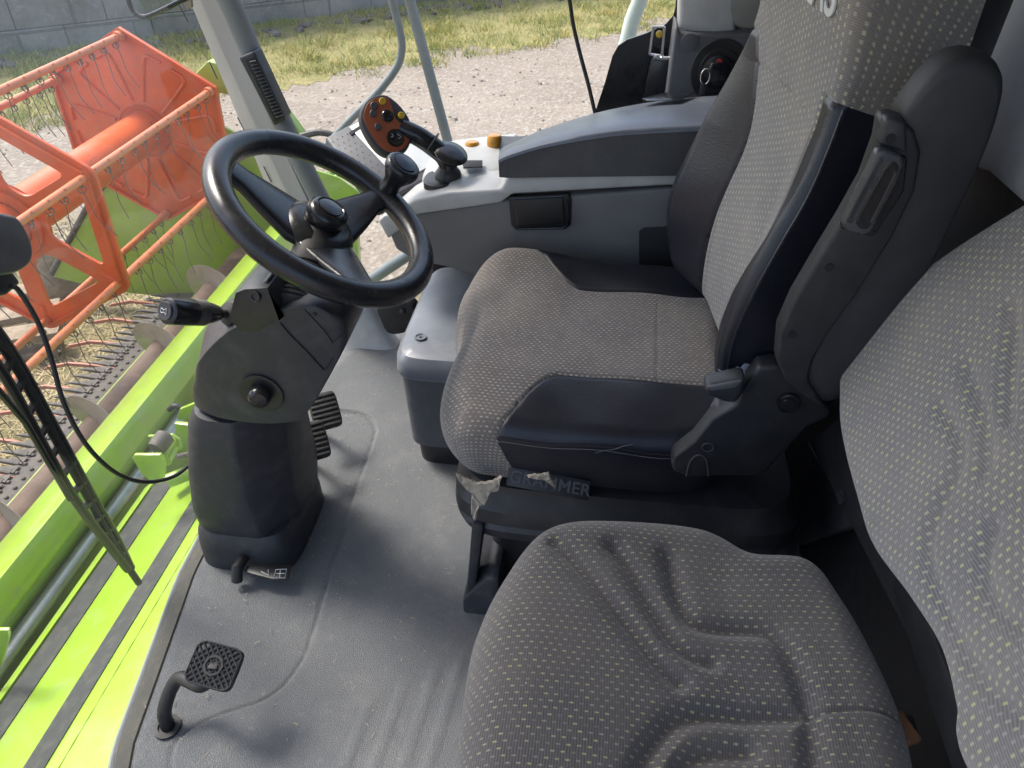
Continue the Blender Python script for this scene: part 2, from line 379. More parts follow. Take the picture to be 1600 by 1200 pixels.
def glassmat(name, dust_haze, tint=(.93, .96, .95)):
    m = bpy.data.materials.new(name); m.use_nodes = True; t = m.node_tree; t.nodes.clear()
    o = N(t, 'ShaderNodeOutputMaterial'); tr = N(t, 'ShaderNodeBsdfTransparent'); tr.inputs[0].default_value = (*tint, 1)
    gl = N(t, 'ShaderNodeBsdfGlossy'); gl.inputs['Roughness'].default_value = .02
    df = N(t, 'ShaderNodeBsdfDiffuse'); df.inputs[0].default_value = (.75, .76, .76, 1)
    tl = N(t, 'ShaderNodeBsdfTranslucent'); tl.inputs[0].default_value = (.75, .76, .76, 1)
    fr = N(t, 'ShaderNodeFresnel'); fr.inputs[0].default_value = 1.45
    ad = N(t, 'ShaderNodeMixShader'); ad.inputs[0].default_value = .5; t.links.new(df.outputs[0], ad.inputs[1]); t.links.new(tl.outputs[0], ad.inputs[2])
    tc = N(t, 'ShaderNodeTexCoord'); nz = noise(t, tc.outputs['Object'], 3.5, 6, .6)
    m1 = N(t, 'ShaderNodeMixShader'); t.links.new(mth(t, 'MULTIPLY', ramp(t, nz, .25, .75), dust_haze*2), m1.inputs[0]); t.links.new(tr.outputs[0], m1.inputs[1]); t.links.new(ad.outputs[0], m1.inputs[2])
    m2 = N(t, 'ShaderNodeMixShader'); t.links.new(fr.outputs[0], m2.inputs[0]); t.links.new(m1.outputs[0], m2.inputs[1]); t.links.new(gl.outputs[0], m2.inputs[2])
    t.links.new(m2.outputs[0], o.inputs[0]); return m
M['windscreen'] = glassmat('dusty_hazed_windscreen_glass', .04)  # pale veil mixed in: dust plus washed-out reflection as diffuse colour
M['side_glass'] = glassmat('side_window_glass', .015)
M['edge_strip'] = simple('ribbed_edge_rubber', (.07, .068, .06), .8, grain=1, gscale=400, dist=.002, dirt=(.16, .13, .08), dirtamt=.5, dscale=12)
M['chaff'] = simple('dusty_chaff', (.30, .26, .19), .9)
M['film'] = glassmat('clear_plastic_film', .10, (.95, .95, .95))
# ================================================================== OUTSIDE
GZ = -1.95
wn_ = Vector((-.63, .777, 0)); wd_ = Vector((.777, .63, 0))      # normal and direction of the boundary wall
def grid(name, x0, x1, y0, y1, nx, ny, zf, mat, **k):
    xs = np.linspace(x0, x1, nx); ys = np.linspace(y0, y1, ny); X, Y = np.meshgrid(xs, ys, indexing='ij')
    Z = zf(X, Y); co = np.stack([X, Y, Z], -1).reshape(-1, 3)
    i = np.arange(nx*ny).reshape(nx, ny); f = np.stack([i[:-1, :-1], i[1:, :-1], i[1:, 1:], i[:-1, 1:]], -1).reshape(-1, 4)
    return npmesh(name, co, f, mat, **k)
g = grid('ground', -150, 150, -150, 150, 31, 31, lambda X, Y: X*0+GZ, M['gravel']); tag(g, None, kind='structure')
# grass verge at the foot of the wall
def wp(s, d, z): return wd_*s+wn_*d+Vector((0, 0, z))
def wobble(s): return .25*math.sin(s*1.3)+.16*math.sin(s*3.1+1)+.08*math.sin(s*7.7)
ns, nd = 240, 24; co = []
for i in range(ns):
    s = -14+40*i/(ns-1); lo = 11.75+wobble(s)+.12*math.sin(s*17)+.07*math.sin(s*41+2)
    for j in range(nd):
        k = j/(nd-1); d = lo+(14.75-lo)*k
        co.append(tuple(wp(s, d, GZ+.004+.16*k**1.5+.03*rng.random()*min(1, k*5))))
i_ = np.arange(ns*nd).reshape(ns, nd); fc = np.stack([i_[:-1, :-1], i_[1:, :-1], i_[1:, 1:], i_[:-1, 1:]], -1).reshape(-1, 4)
v = npmesh('verge', co, fc, M['verge']); tag(v, None, kind='structure')
def scatter(name, n, place, hmin, hmax, wid, mat, label, cat, lean=.5):
    P = np.array([place() for _ in range(n)]); h = rng.uniform(hmin, hmax, n)
    a = rng.uniform(0, 2*np.pi, n); d = np.stack([np.cos(a), np.sin(a), np.zeros(n)], 1)
    b = rng.uniform(0, 2*np.pi, n); l = np.stack([np.cos(b), np.sin(b), np.zeros(n)], 1)*(h*rng.uniform(.1, lean*2, n))[:, None]
    w_ = rng.uniform(.6, 1.4, n)[:, None]*wid
    co = np.stack([P-d*w_/2, P+d*w_/2, P+l+np.array([0, 0, 1.])*h[:, None]], 1).reshape(-1, 3)
    f = np.arange(3*n).reshape(n, 3); o = npmesh(name, co, f, mat); tag(o, label, cat, kind='stuff'); return o
clumps = [(random.uniform(-14, 26), 11.35+random.random()**.9*3.4) for _ in range(1700)]
def pg():
    c = random.choice(clumps); s = c[0]+random.gauss(0, .13); d = c[1]+random.gauss(0, .11)
    k = max(0, (d-11.7)/3); return wp(s, d, GZ+.16*k**1.5)
scatter('verge_grass', 95000, pg, .03, .17, .012, M['grass'], 'yellowing tufts of grass along the foot of the concrete wall', 'grass', .8)
def pg2():
    y = random.uniform(1.5, 6.5); return Vector((-3.45-random.random()**1.5*2.6, y, GZ))
scatter('straw_litter', 26000, pg2, .01, .05, .010, M['straw'], 'loose straw and stubble lying on the ground ahead of the cutter bar', 'straw', 2.8)
so = grid('ground_under_header', -6.4, -1.0, -2, 5.6, 40, 40, lambda X, Y: GZ+.006+.02*np.sin(X*5+Y*3)*0, M['soil']); so.name = 'stubble_ground'; tag(so, None, kind='structure')
b = MB()
for k in range(1300):
    x = random.uniform(-8, 4); y = random.uniform(3, 13); c = V(x, y, GZ+.002); rr_ = random.uniform(.006, .026)*(1 if random.random() < .93 else 1.9)
    q = [c+V(rr_*random.uniform(.7, 1.2)*math.cos(a), rr_*random.uniform(.7, 1.2)*math.sin(a), 0) for a in (0, 1.2, 2.5, 3.7, 5.0)]
    b.poly([p+V(0, 0, 0) for p in q]+[c+(p-c)*.55+V(0, 0, rr_*.7) for p in q], [(0, 1, 6, 5), (1, 2, 7, 6), (2, 3, 8, 7), (3, 4, 9, 8), (4, 0, 5, 9), (5, 6, 7, 8, 9)])
tag(b.build('gravel_stones', M['pebble'], ang=5), 'loose pale stones scattered over the gravel yard', 'stones', kind='stuff')
# stones at the wall foot
b = MB()
for k in range(520):
    s = random.uniform(-12, 24); d = 14.35+random.gauss(0, .22); c = wp(s, min(d, 14.7), GZ+.14); r = random.uniform(.03, .13)
    q = bmesh.new(); bmesh.ops.create_icosphere(q, subdivisions=1, radius=r)
    for vv in q.verts: vv.co = Vector((vv.co.x*random.uniform(.7, 1.3), vv.co.y*random.uniform(.7, 1.3), vv.co.z*random.uniform(.5, .9)))+c
    b._merge(q)
tag(b.build('rubble', M['rubble'], ang=10), 'dark broken stones lying along the foot of the wall', 'stones', kind='stuff')
# the wall: courses of blocks, set back irregularly
b = MB(); zz = GZ; row = 0
while zz < -.02:
    s = -16+(.65 if row % 2 else 0)
    while s < 30:
        L = 1.3; jit = random.uniform(-.02, .02); c = wp(s+L/2, 14.95+jit, zz+.25)
        R3 = Matrix((( wd_.x, wn_.x, 0), (wd_.y, wn_.y, 0), (0, 0, 1)))
        b.box(c, (L-.006, .4, .495), R3, bev=.012, seg=1); s += L
    zz += .5; row += 1
tag(b.build('concrete_wall', M['wall'], ang=30), 'old grey concrete block wall with moss stains beyond the yard', 'wall')
# timber lying by the header
t_ = thing('timber_stack', 'weathered grey planks stacked on the ground left of the reel', 'timber', tuple(at(0, 500, z=GZ)))
for k, (py, dz) in enumerate(((470, .05), (500, .12), (530, .19), (552, .05))):
    p0 = at(-60, py+8, z=GZ+dz); p1 = at(95, py-26+k*5, z=GZ+dz); d = (p1-p0); 
    q = MB(); q.box((p0+p1)/2, (d.length, .2, .06), Matrix.Rotation(math.atan2(d.y, d.x), 3, 'Z'), bev=.006); q.build('plank', M['wood'], t_)
b = MB(); c = at(100, 455, z=GZ); b.lathe([(.14, 0), (.15, .05), (.13, .3), (.135, .42), (.12, .43)], c, (0.05, 0, 1), 20)
tag(b.build('timber_post', M['wood'], base=c), 'round weathered wooden post end seen through the lower hole of the orange reel spider', 'post')

# ================================================================== HEADER
RC = Vector((-3.08, 0, -.415)); RR = .60; YE = 4.80; YS = 3.37; Y0 = 1.7
hd = thing('grain_header', 'lime green cutting header with auger and knife bar in front of the cab', 'header', (-2.6, 1.25, GZ))
def xprof(b, prof, y0, y1, bev=.0, seg=2):
    b.prism([V(x, y0, z) for x, z in prof], (0, y1-y0, 0), bev, seg, 15); return b
# beam (rear top tube)
YB0 = -1.2
b = xprof(MB(), [(-2.083, -.80), (-1.886, -.70), (-1.846, -.80), (-1.90, -.955), (-2.08, -.97), (-2.12, -.88)], YB0, 5.0, .008)
b.build('top_beam', M['lime'], hd)
# back sheet from the beam down to the table and floor sheet
b = MB(); sec = [(-2.10, -.95), (-2.16, -1.3), (-2.25, -1.66), (-2.45, -1.79), (-2.9, -1.80), (-3.06, -1.735), (-3.12, -1.73), (-3.12, -1.76), (-2.9, -1.83), (-2.42, -1.82), (-2.21, -1.68), (-2.12, -1.3), (-2.07, -.95)]
xprof(b, sec, YB0, 4.95); b.build('table_sheet', M['lime_dark'], hd)
b = MB()
for x, z in ((-3.085, -1.722), (-3.035, -1.735)): b.box((x, (YB0+4.93)/2, z), (.012, 4.93-YB0, .012))
b.build('table_rib', M['lime'], hd)
# auger
au = MB(); AC = (-2.615, -1.45); au.lathe([(.15, YB0), (.15, 4.9)], (AC[0], 0, AC[1]), (0, 1, 0), 40); au = au.build('auger_tube', M['rust'], hd)
b = MB(); pitch = .73; turns = (4.85-YB0)/pitch; n = int(turns*40); ph0 = rad(241)
prev = None; verts = []
for k in range(n+1):
    a = ph0+2*math.pi*k/40; y = YB0+pitch*k/40; r1 = .135; r2 = .29
    for r, dy in ((r1, -.003), (r2, -.002), (r2, .002), (r1, .003)): verts.append((AC[0]+r*math.cos(a), y+dy, AC[1]+r*math.sin(a)))
fs = []
for k in range(n):
    o = k*4
    for j in range(4): fs.append((o+j, o+(j+1) % 4, o+4+(j+1) % 4, o+4+j))
b.poly(verts, fs); b.build('auger_flight', M['flight'], au)
# knife back plate with bolts
b = MB(); b.box((-3.20, (YB0+4.9)/2, -1.745), (.15, 4.9-YB0, .012), bev=.003)
y = YB0+.04
while y < 4.85:
    b.lathe([(.012, 0), (.012, .01), (.006, .014)], (-3.165, y, -1.74), (0, 0, 1), 8); b.lathe([(.012, 0), (.012, .01), (.006, .014)], (-3.23, y+.038, -1.74), (0, 0, 1), 8); y += .0762
b.build('knife_bar', M['knife'], hd)
b = MB(); y = YB0+.02; vs = []; fs = []
while y < 4.85:
    o = len(vs); z = -1.728
    vs += [(-3.24, y-.033, z), (-3.24, y+.033, z), (-3.345, y+.008, z), (-3.345, y-.008, z), (-3.24, y-.033, z+.004), (-3.24, y+.033, z+.004), (-3.345, y+.008, z+.004), (-3.345, y-.008, z+.004)]
    fs += [tuple(o+i for i in q) for q in ((0, 1, 2, 3), (4, 5, 6, 7), (0, 1, 5, 4), (1, 2, 6, 5), (2, 3, 7, 6), (3, 0, 4, 7))]; y += .0762
b.poly(vs, fs); b.build('knife_blade', M['knife'], hd)
# knife guards, one mesh each
def guard():
    b = MB(); secs = []
    for x, hw, hh, z in ((.0, .022, .014, 0), (-.05, .02, .016, .004), (-.10, .015, .014, .006), (-.155, .008, .009, .004), (-.19, .0015, .002, 0)):
        secs.append(rsec((x, 0, z), (0, 1, 0), (0, 0, 1), hw, hh, 2.3, 10))
    b.loft(secs); return b
gm = None; y = 1.85
while y < 4.84:
    if gm is None:
        go = guard().build('knife_guard', M['knife'], hd); gm = go.data; gm.transform(Matrix.Translation(ORG[hd.name]))
    else: go = bpy.data.objects.new('knife_guard', gm); COL.objects.link(go); go.parent = hd
    go.location = Vector((-3.26, y, -1.735))-ORG[hd.name]; y += .0762
# crop lifters
lm = None
for k in range(11):
    y = 2.0+k*.27
    if lm is None:
        b = MB(); b.prism([V(0, -.009, 0), V(-.20, -.009, .02), V(-.33, -.009, .025), V(-.50, -.009, -.02), V(-.54, -.009, -.05), V(-.48, -.009, -.04), V(-.33, -.009, .0), V(-.20, -.009, -.004), V(0, -.009, -.02)], (0, .018, 0), .002)
        lo = b.build('crop_lifter', M['lifter'], hd); lm = lo.data; lm.transform(Matrix.Translation(ORG[hd.name]))
    else: lo = bpy.data.objects.new('crop_lifter', lm); COL.objects.link(lo); lo.parent = hd
    lo.location = Vector((-3.22, y, -1.74))-ORG[hd.name]
    lo.rotation_euler = (0, 0, rad(random.uniform(-3, 3)))
# right end sheet and divider
ys = 4.95
pr = [(-2.05, -.72), (-1.95, -.98), (-2.05, -1.80), (-3.0, -1.84), (-3.9, -1.80), (-4.35, -1.70), (-4.2, -1.45), (-3.85, -1.12), (-3.62, -.90), (-3.3, -.62), (-2.95, -.50), (-2.6, -.42)]
xprof(MB(), pr, ys, ys+.03, .006).build('end_sheet', M['lime'], hd)
b = MB(); b.tube([V(*q) for q in ((-4.35, ys, -1.68), (-3.85, ys, -1.10), (-3.62, ys, -.88), (-3.3, ys, -.60), (-2.95, ys, -.48))], .022, 8); b.build('end_sheet_edge', M['knife'], hd)
# reel carrying arm
xprof(MB(), [(-2.0, -.55), (-2.3, -.05), (-2.62, .0), (-3.0, -.30), (-3.15, -.36), (-3.15, -.47), (-3.0, -.45), (-2.6, -.2), (-2.35, -.24), (-2.12, -.72)], 4.97, 5.05, .01).build('reel_arm', M['lime'], hd)
# hydraulics to the right of the cab: bracket and ram
b = MB()
for py in (0, 1): 
    b.prism([at(x_, y_, y=3.3+py*.12) for x_, y_ in ((455, 290), (480, 262), (530, 278), (560, 300), (556, 330), (520, 352), (500, 330))], (0, .012, 0), .003)
b.tube([at(460, 300, y=3.36), at(530, 282, y=3.36)], .03, 14); b.tube([at(500, 330, y=3.42), at(560, 300, y=3.42)], .022, 12)
b.prism([at(x_, y_, y=3.2) for x_, y_ in ((535, 330), (556, 318), (562, 470), (548, 520))], (0, .05, 0), .004)
b.build('lift_bracket', M['lime'], hd)
b = MB(); b.tube(crom([at(470, 213, y=2.6), at(500, 207, y=2.6), at(530, 216, y=2.6), at(545, 232, y=2.6)], 6), .012, 8); b.build('hydraulic_hose', M['rubber'], hd)
# shaft under the beam on the rear side, with clamps
b = MB(); b.tube([V(-1.845, -1.0, -.905), V(-1.845, 2.55, -.905)], .03, 20); b.build('drive_shaft', M['shaft'], hd)
b = MB()
for pts_, yy in ((((209, 711), (250, 711), (257, 722), (258, 740), (252, 750), (236, 752), (222, 742), (206, 716)), 1.80), (((230, 682), (268, 680), (280, 688), (284, 702), (272, 706), (240, 690)), 2.05)):
    b.prism([at(x_, y_, y=yy) for x_, y_ in pts_], (0, .014, 0), .003)
b.tube([at(252, 712, y=1.86), at(267, 690, y=2.04)], .022, 16); b.tube([at(262, 722, y=1.86), at(273, 703, y=2.0)], .014, 12)
b.tube([at(262, 752, y=1.9), at(296, 738, y=1.95)], .028, 16); b.build('coupling', M['lime'], hd)
b = MB(); b.prism([at(x_, y_, y=2.2) for x_, y_ in ((272, 662), (330, 668), (330, 720), (286, 712), (276, 690))], (0, .02, 0), .004)
b.build('mount_plate', M['lime'], hd)
b = MB(); b.prism([at(x_, y_, y=2.3) for x_, y_ in ((280, 640), (330, 620), (330, 665), (276, 655))], (0, .02, 0), .004); b.build('mount_plate', M['lime'], hd)
b = MB(); b.lathe([(.03, 0), (.034, .02), (.034, .06), (.02, .07)], at(243, 702, y=1.86), (.2, 1, .2), 18); b.tube([at(276, 714, y=1.86), at(302, 708, y=1.9)], .010, 10); b.build('coupling_pin', M['knife'], hd)
b = MB(); b.tube(crom([at(264, 640, y=2.35), at(272, 634, y=2.35), at(282, 637, y=2.35), at(300, 648, y=2.35)], 5), .012, 8); b.build('hydraulic_hose', M['rubber'], hd)
b = MB(); b.lathe([(.022, 0), (.022, .012), (.012, .012), (.012, .02)], V(-1.875, .99, -.86), (.95, 0, .3), 6); b.build('beam_bolt', M['steel'], hd)
b = MB(); b.prism([at(x_, y_, y=1.12) for x_, y_ in ((-20, 985), (-20, 1060), (2, 1040), (14, 995), (12, 985))], (0, .012, 0), .002); b.build('beam_lug', M['lime'], hd)

# ---------------- reel
rl = thing('tine_reel', 'orange-red six-bat tine reel of the header behind the windscreen', 'reel', (RC.x, YE, RC.z))
ANG = [28+60*k for k in range(6)]
def hexp(r, y, off=0): return [V(RC.x+r*math.cos(rad(a+off)), y, RC.z+r*math.sin(rad(a+off))) for a in ANG]
b = MB(); b.prism(hexp(RR+.05, YE), (0, .012, 0), .002)
# folded rim, pressed ribs
hx = hexp(RR+.05, YE-.02)
for k in range(6):
    a_, c_ = hx[k], hx[(k+1) % 6]; b.prism([a_, c_, c_+(V(RC.x, YE, RC.z)-c_)*.03, a_+(V(RC.x, YE, RC.z)-a_)*.03], (0, .02, 0), .001)
b.build('end_plate', M['orange'], rl)
b = MB()
for k in range(6):
    am = rad(ANG[k]); 
    for sgn in (-1, 1):     # two pressed ribs per sector, joined by a rounded bend
        pts = []
        for r_, off in ((.20, 5), (.40, 7.5), (.50, 9.5)):
            a2 = am+sgn*rad(off*1.9*(.3/r_)**.35); pts.append(V(RC.x+r_*math.cos(a2), YE-.004, RC.z+r_*math.sin(a2)))
        a3 = am+sgn*rad(26); pts.append(V(RC.x+.50*math.cos(a3), YE-.004, RC.z+.50*math.sin(a3)))
        b.tube(crom(pts, 6), .012, 8)
b.build('pressed_rib', M['orange'], rl)
b = MB(); b.lathe([(.13, 0), (.13, YE-Y0)], V(RC.x, Y0, RC.z), (0, 1, 0), 40); b.lathe([(.17, 0), (.17, .012), (.135, .02)], V(RC.x, YE-.02, RC.z), (0, 1, 0), 32, cap=False); b.build('centre_tube', M['orange'], rl)
# spider: six-cornered plate with six rounded openings
def spider(y):
    def roundpoly(pts, r, n=5):
        out = []; m = len(pts)
        for i in range(m):
            p = Vector(pts[i]); a_ = (Vector(pts[i-1])-p).normalized(); c_ = (Vector(pts[(i+1) % m])-p).normalized()
            s_ = p+a_*r; e_ = p+c_*r
            for k in range(n+1):
                t = k/n; out.append((s_*(1-t)**2+p*2*t*(1-t)+e_*t*t))
        return out
    cu = bpy.data.curves.new('spider', 'CURVE'); cu.dimensions = '2D'; cu.fill_mode = 'BOTH'; cu.extrude = .006; cu.bevel_depth = .004; cu.bevel_resolution = 1
    def add(pts):
        s_ = cu.splines.new('POLY'); s_.points.add(len(pts)-1); s_.use_cyclic_u = True
        for q, p in zip(s_.points, pts): q.co = (p[0], p[1], 0, 1)
    outer = [(.665*math.cos(rad(a)), .665*math.sin(rad(a))) for a in ANG]
    add([(p.x, p.y) for p in roundpoly([Vector(p) for p in outer], .05)])
    for k in range(6):
        a0, a1 = rad(ANG[k]), rad(ANG[k]+60)
        def pt(r, a, off): return Vector((r*math.cos(a)-off*math.sin(a), r*math.sin(a)+off*math.cos(a)))
        w2 = .052
        p = [pt(.215, a0, w2), pt(.515, a0, w2), pt(.515, a1, -w2), pt(.215, a1, -w2)]
        add([(q.x, q.y) for q in roundpoly(p, .05)])
    o = bpy.data.objects.new('tmp', cu); COL.objects.link(o); dg = bpy.context.evaluated_depsgraph_get()
    me = bpy.data.meshes.new_from_object(o.evaluated_get(dg)); bpy.data.objects.remove(o)
    me.transform(Matrix(((1, 0, 0, RC.x), (0, 0, 1, y), (0, 1, 0, RC.z), (0, 0, 0, 1)))); me.name = 'spider'
    me.polygons.foreach_set('use_smooth', [True]*len(me.polygons)); me.set_sharp_from_angle(angle=rad(30))
    s_ = link('spider', me, M['orange'], rl)
    q = MB()                                           # flange round each opening
    for k in range(6):
        a0, a1 = rad(ANG[k]), rad(ANG[k]+60); w2 = .055
        def P3(r, a, off): return V(RC.x+r*math.cos(a)-off*math.sin(a), y, RC.z+r*math.sin(a)+off*math.cos(a))
        q.tube([P3(.50, a0, w2*.2), P3(.60, a0, 0)], .02, 8)
        q.lathe([(.036, -.02), (.036, .03), (.026, .03)], P3(.60, a0, 0), (0, 1, 0), 18)
        pl = [P3(.62, a0, .02), P3(.62, a1, -.02)]; e = pl[1]-pl[0]; up_ = V(0, -.03, 0)
        q.prism([pl[0], pl[1], pl[1]+up_, pl[0]+up_], (V(RC.x, y, RC.z)-(pl[0]+pl[1])/2).normalized()*.006, .001)
    q.lathe([(.135, -.03), (.19, -.03), (.19, .0), (.22, .02), (.135, .02)], V(RC.x, y, RC.z), (0, 1, 0), 24, cap=False)
    q.build('spider_flange', M['orange'], s_)
spider(YS); spider(YS-1.43)
# bats: six tubes with spring tines
def tine_mesh():
    b = MB()
    coil = [V(.019*math.cos(a)-.0, .004*a/6.28-.01, -.038+.019*math.sin(a)) for a in np.linspace(rad(100), rad(100)+4*math.pi, 26)]
    b.tube(coil, .0028, 5)
    b.tube(crom([coil[-1], V(-.002, .01, -.09), V(.0, .008, -.17), V(.012, .0, -.215), V(.06, -.01, -.30)], 4), .0026, 5)
    b.box((0, 0, -.022), (.02, .012, .02), bev=.002)
    me = bpy.data.meshes.new('tine'); b.build('tine_src', M['tine']); o = bpy.data.objects['tine_src']; me = o.data; bpy.data.objects.remove(o); me.name = 'tine'; return me
tm = tine_mesh(); ntine = 0
near = {28: 2.35, 88: 2.9, -32: 1.95}
for k, a in enumerate(ANG):
    c = V(RC.x+RR*math.cos(rad(a)), 0, RC.z+RR*math.sin(rad(a)))
    b = MB(); b.tube([c+V(0, Y0, 0), c+V(0, YE-.01, 0)], .0215, 16); b.lathe([(.032, 0), (.032, .05)], c+V(0, YE-.06, 0), (0, 1, 0), 16)
    yy = YE-.09
    while yy > Y0: b.lathe([(.008, 0), (.008, .008), (.004, .010)], c+V(.013, yy, .013), (.8, 0, .6), 8); yy -= .128
    bt = b.build('bat_tube', M['orange_tube'], rl)
    lim = {28: 2.1, 88: 3.0, 148: 3.2, 208: 3.6, 268: 2.6, 328: 1.9}[a % 360]
    y = YE-.09
    while y > lim and ntine < 100:
        if abs(y-YS) > .06:
            o = bpy.data.objects.new('tine', tm); COL.objects.link(o); o.parent = bt
            o.location = c+V(0, y, 0)-ORG[rl.name]; o.rotation_euler = (rad(random.uniform(-7, 7)), rad(random.uniform(-9, 9)), rad(random.uniform(-25, 25))); ntine += 1
        y -= .128
# ---------------- feeder house top in front of the cab
fh = thing('feeder_house', 'lime green feeder house top with two black grip strips below the windscreen', 'feeder house', (-1.3, 1.25, -.9))
sl = lambda x: -.81+(x+1.66)*(.11/.26)            # slope of the top
b = MB(); b.prism([V(-1.70, -.2, sl(-1.70)-.02), V(-1.66, -.2, sl(-1.66)), V(-.7, -.2, sl(-.7)), V(-.7, -.2, -1.2), V(-1.70, -.2, -1.5)], (0, 2.25, 0), .006)
b.build('top_plate', M['lime'], fh)
xh = (Vector((1, 0, .11/.26))).normalized()
def strip(xa, xb, y0, y1):
    q = MB(); q.prism([V(xa, y0, sl(xa)+.001), V(xb, y0, sl(xb)+.001), V(xb, y0, sl(xb)+.004), V(xa, y0, sl(xa)+.004)], (0, y1-y0, 0)); return q.build('grip_strip', M['strip'], fh)
def xline(aa):                                   # x on the sloped top for a sight line x = -aa*(1.35-z)
    # -aa*(1.35 - (-.81+(x+1.66)*s)) = x
    s = .11/.26; return -aa*(2.16-1.66*s)/(1-aa*s) if False else (-aa*(2.16-1.66*s))/(1-aa*s)
strip(xline(.775), xline(.745), -.15, 2.0); strip(xline(.69), xline(.663), -.15, 2.0)
b = MB(); xr = xline(.80); b.prism([V(xline(.79), -.2, sl(xline(.79))+.0), V(xline(.782), -.2, sl(xline(.782))+.012), V(xline(.777), -.2, sl(xline(.777))+.012), V(xline(.777), -.2, sl(xline(.777))-.0)], (0, 2.2, 0)); b.build('edge_fold', M['lime'], fh)
b = MB(); xq = xline(.645); b.tube([V(xq, -.15+.02*k*1.0, sl(xq)+.001+.001*math.sin(k*1.7)) for k in range(108)], .002, 6); b.build('weld_seam', M['lime_dark'], fh)
# ================================================================== CAB
cab = thing('combine_cab', 'grey trimmed operator cab with front pillar, side window and rear wall', 'cab', (-.2, 1.2, 0))
# unseen roof shaped for sunlight, rear wall, left post: the shell that shades the interior
b = MB(); b.box((-.20, 1.0, 1.80), (1.86, 2.2, .08), bev=.02); b.build('roof', M['roof'], cab)
b = MB(); b.prism([V(.66, -.35, -.1), V(.66, 2.03, -.1), V(.60, 2.03, 1.0), V(.66, 2.03, 1.76), V(.66, -.35, 1.76), V(.60, -.35, 1.0)], (.05, 0, 0)); b.build('rear_wall', M['wall_dark'], cab)
b = MB(); b.prism([at(x_, y_, x=.575) for x_, y_ in ((1442, 240), (1475, -40), (1700, -40), (1720, 420), (1600, 322), (1540, 268))], (.05, 0, 0), .01); b.build('rear_panel', M['wall_panel'], cab)
b = MB(); b.prism([V(.50, .0, -.02), V(.50, 1.75, -.02), V(.52, 1.75, .60), V(.52, .0, .60)], (.07, 0, 0), .01); b.build('rear_lower_panel', M['plastic_black'], cab)
b = MB(); b.prism([at(x_, y_, x=.47) for x_, y_ in ((1120, 745), (1262, 690), (1330, 822), (1245, 850), (1120, 850))], (.02, 0, 0), .004)
b.prism([at(x_, y_, x=.455) for x_, y_ in ((1262, 690), (1330, 640), (1500, 1000), (1420, 1000), (1330, 822))], (.02, 0, 0), .004)
b.lathe([(.012, 0), (.012, .006), (.004, .002)], at(1318, 778, x=.454), (-1, 0, 0), 14)
b.build('rear_trim', M['plastic_dark'], cab)

# front pillar: flat cover, round rubber tube, flared foot, vent
def pil(px, py, y): return at(px, py, y=y)
cover = [(262, -60), (305, -6), (335, 60), (372, 150), (412, 250), (455, 350), (505, 440), (560, 520)]
tubec = [(322, -60), (352, -6), (378, 60), (400, 110), (430, 190), (462, 270), (500, 360), (548, 450)]
b = MB()
def lerp_path(p, q, n): return [(p[0]+(q[0]-p[0])*k/n, p[1]+(q[1]-p[1])*k/n) for k in range(n+1)]
Lx = [(262, -60), (298, 5), (338, 100), (375, 190), (414, 285), (448, 360), (482, 430), (512, 500), (530, 553)]
Rx = [(326, -60), (350, 5), (386, 100), (426, 190), (470, 285), (506, 360), (538, 420), (566, 480), (592, 545)]
L = [at(x_, y_, y=2.0) for x_, y_ in Lx]; Rr = [at(x_, y_, y=1.93) for x_, y_ in Rx]; secs = []
for l, r in zip(L, Rr):
    d = (r-l); nrm = V(.10, -1, .1).normalized(); secs.append([l, l+d*.03+nrm*.006, l+d*.5+nrm*.008, l+d*.97+nrm*.006, r, r-nrm*.05, l-nrm*.05])
b.loft(secs); fp = b.build('front_pillar', M['pillar_grey'], cab, ang=50)
b = MB(); tc_ = crom([at(x_, y_, y=1.92) for x_, y_ in ((336, -40), (362, 10), (394, 85), (420, 145), (445, 200), (478, 268), (512, 335), (540, 400))], 5)
b.tube(tc_, .027, 18); b.build('pillar_tube', M['rubber_grey'], cab)
# flared foot
b = MB(); secs = []
for (x0, y0_), (x1, y1_), yy in (((455, 330), (528, 330), 1.92), ((478, 400), (545, 400), 1.92), ((500, 450), (570, 450), 1.92), ((515, 500), (590, 495), 1.91), ((526, 535), (606, 528), 1.90), ((532, 556), (624, 552), 1.885)):
    l, r = at(x0, y0_, y=yy), at(x1, y1_, y=yy); c = (l+r)/2+V(0, .03, 0); w_ = (r-l).length/2
    secs.append(rsec(c, (r-l).normalized(), V(0, 1, 0), w_, .045, 3, 28))
b.loft(secs); b.build('pillar_foot', M['plastic_light'], cab)
b = MB()
for (a_, c_) in (((327, 96), (340, 124)), ((371, 183), (383, 206)), ((412, 260), (424, 285)), ((280, 8), (294, 34))):
    p, q = at(*a_, y=1.975), at(*c_, y=1.975); b.tube([p, q], .0016, 5)
b.build('slit', M['seam'], fp)
# air vent in the tube
b = MB(); f4 = [at(x_, y_, y=1.868) for x_, y_ in ((372, 90), (396, 80), (446, 186), (428, 198))]
b.prism(f4, (0, .05, 0), .006, 3); vt = b.build('air_vent', M['plastic_dark'], cab)
b = MB()
A0, A1 = at(389, 94, y=1.862), at(432, 186, y=1.862); B0, B1 = at(396, 92, y=1.862), at(441, 182, y=1.862)
b.prism([at(x_, y_, y=1.866) for x_, y_ in ((382, 93), (397, 88), (441, 184), (430, 191))], (0, .004, 0), .002)
b.build('vent_opening', M['seam'], cab).parent = cab
b = MB()
for k in range(17):
    t = (k+.5)/17; p, q = A0.lerp(A1, t), B0.lerp(B1, t); b.tube([p, q+V(.004, 0, 0)], .0018, 4)
b.build('vent_slat', M['plastic_black'], vt)
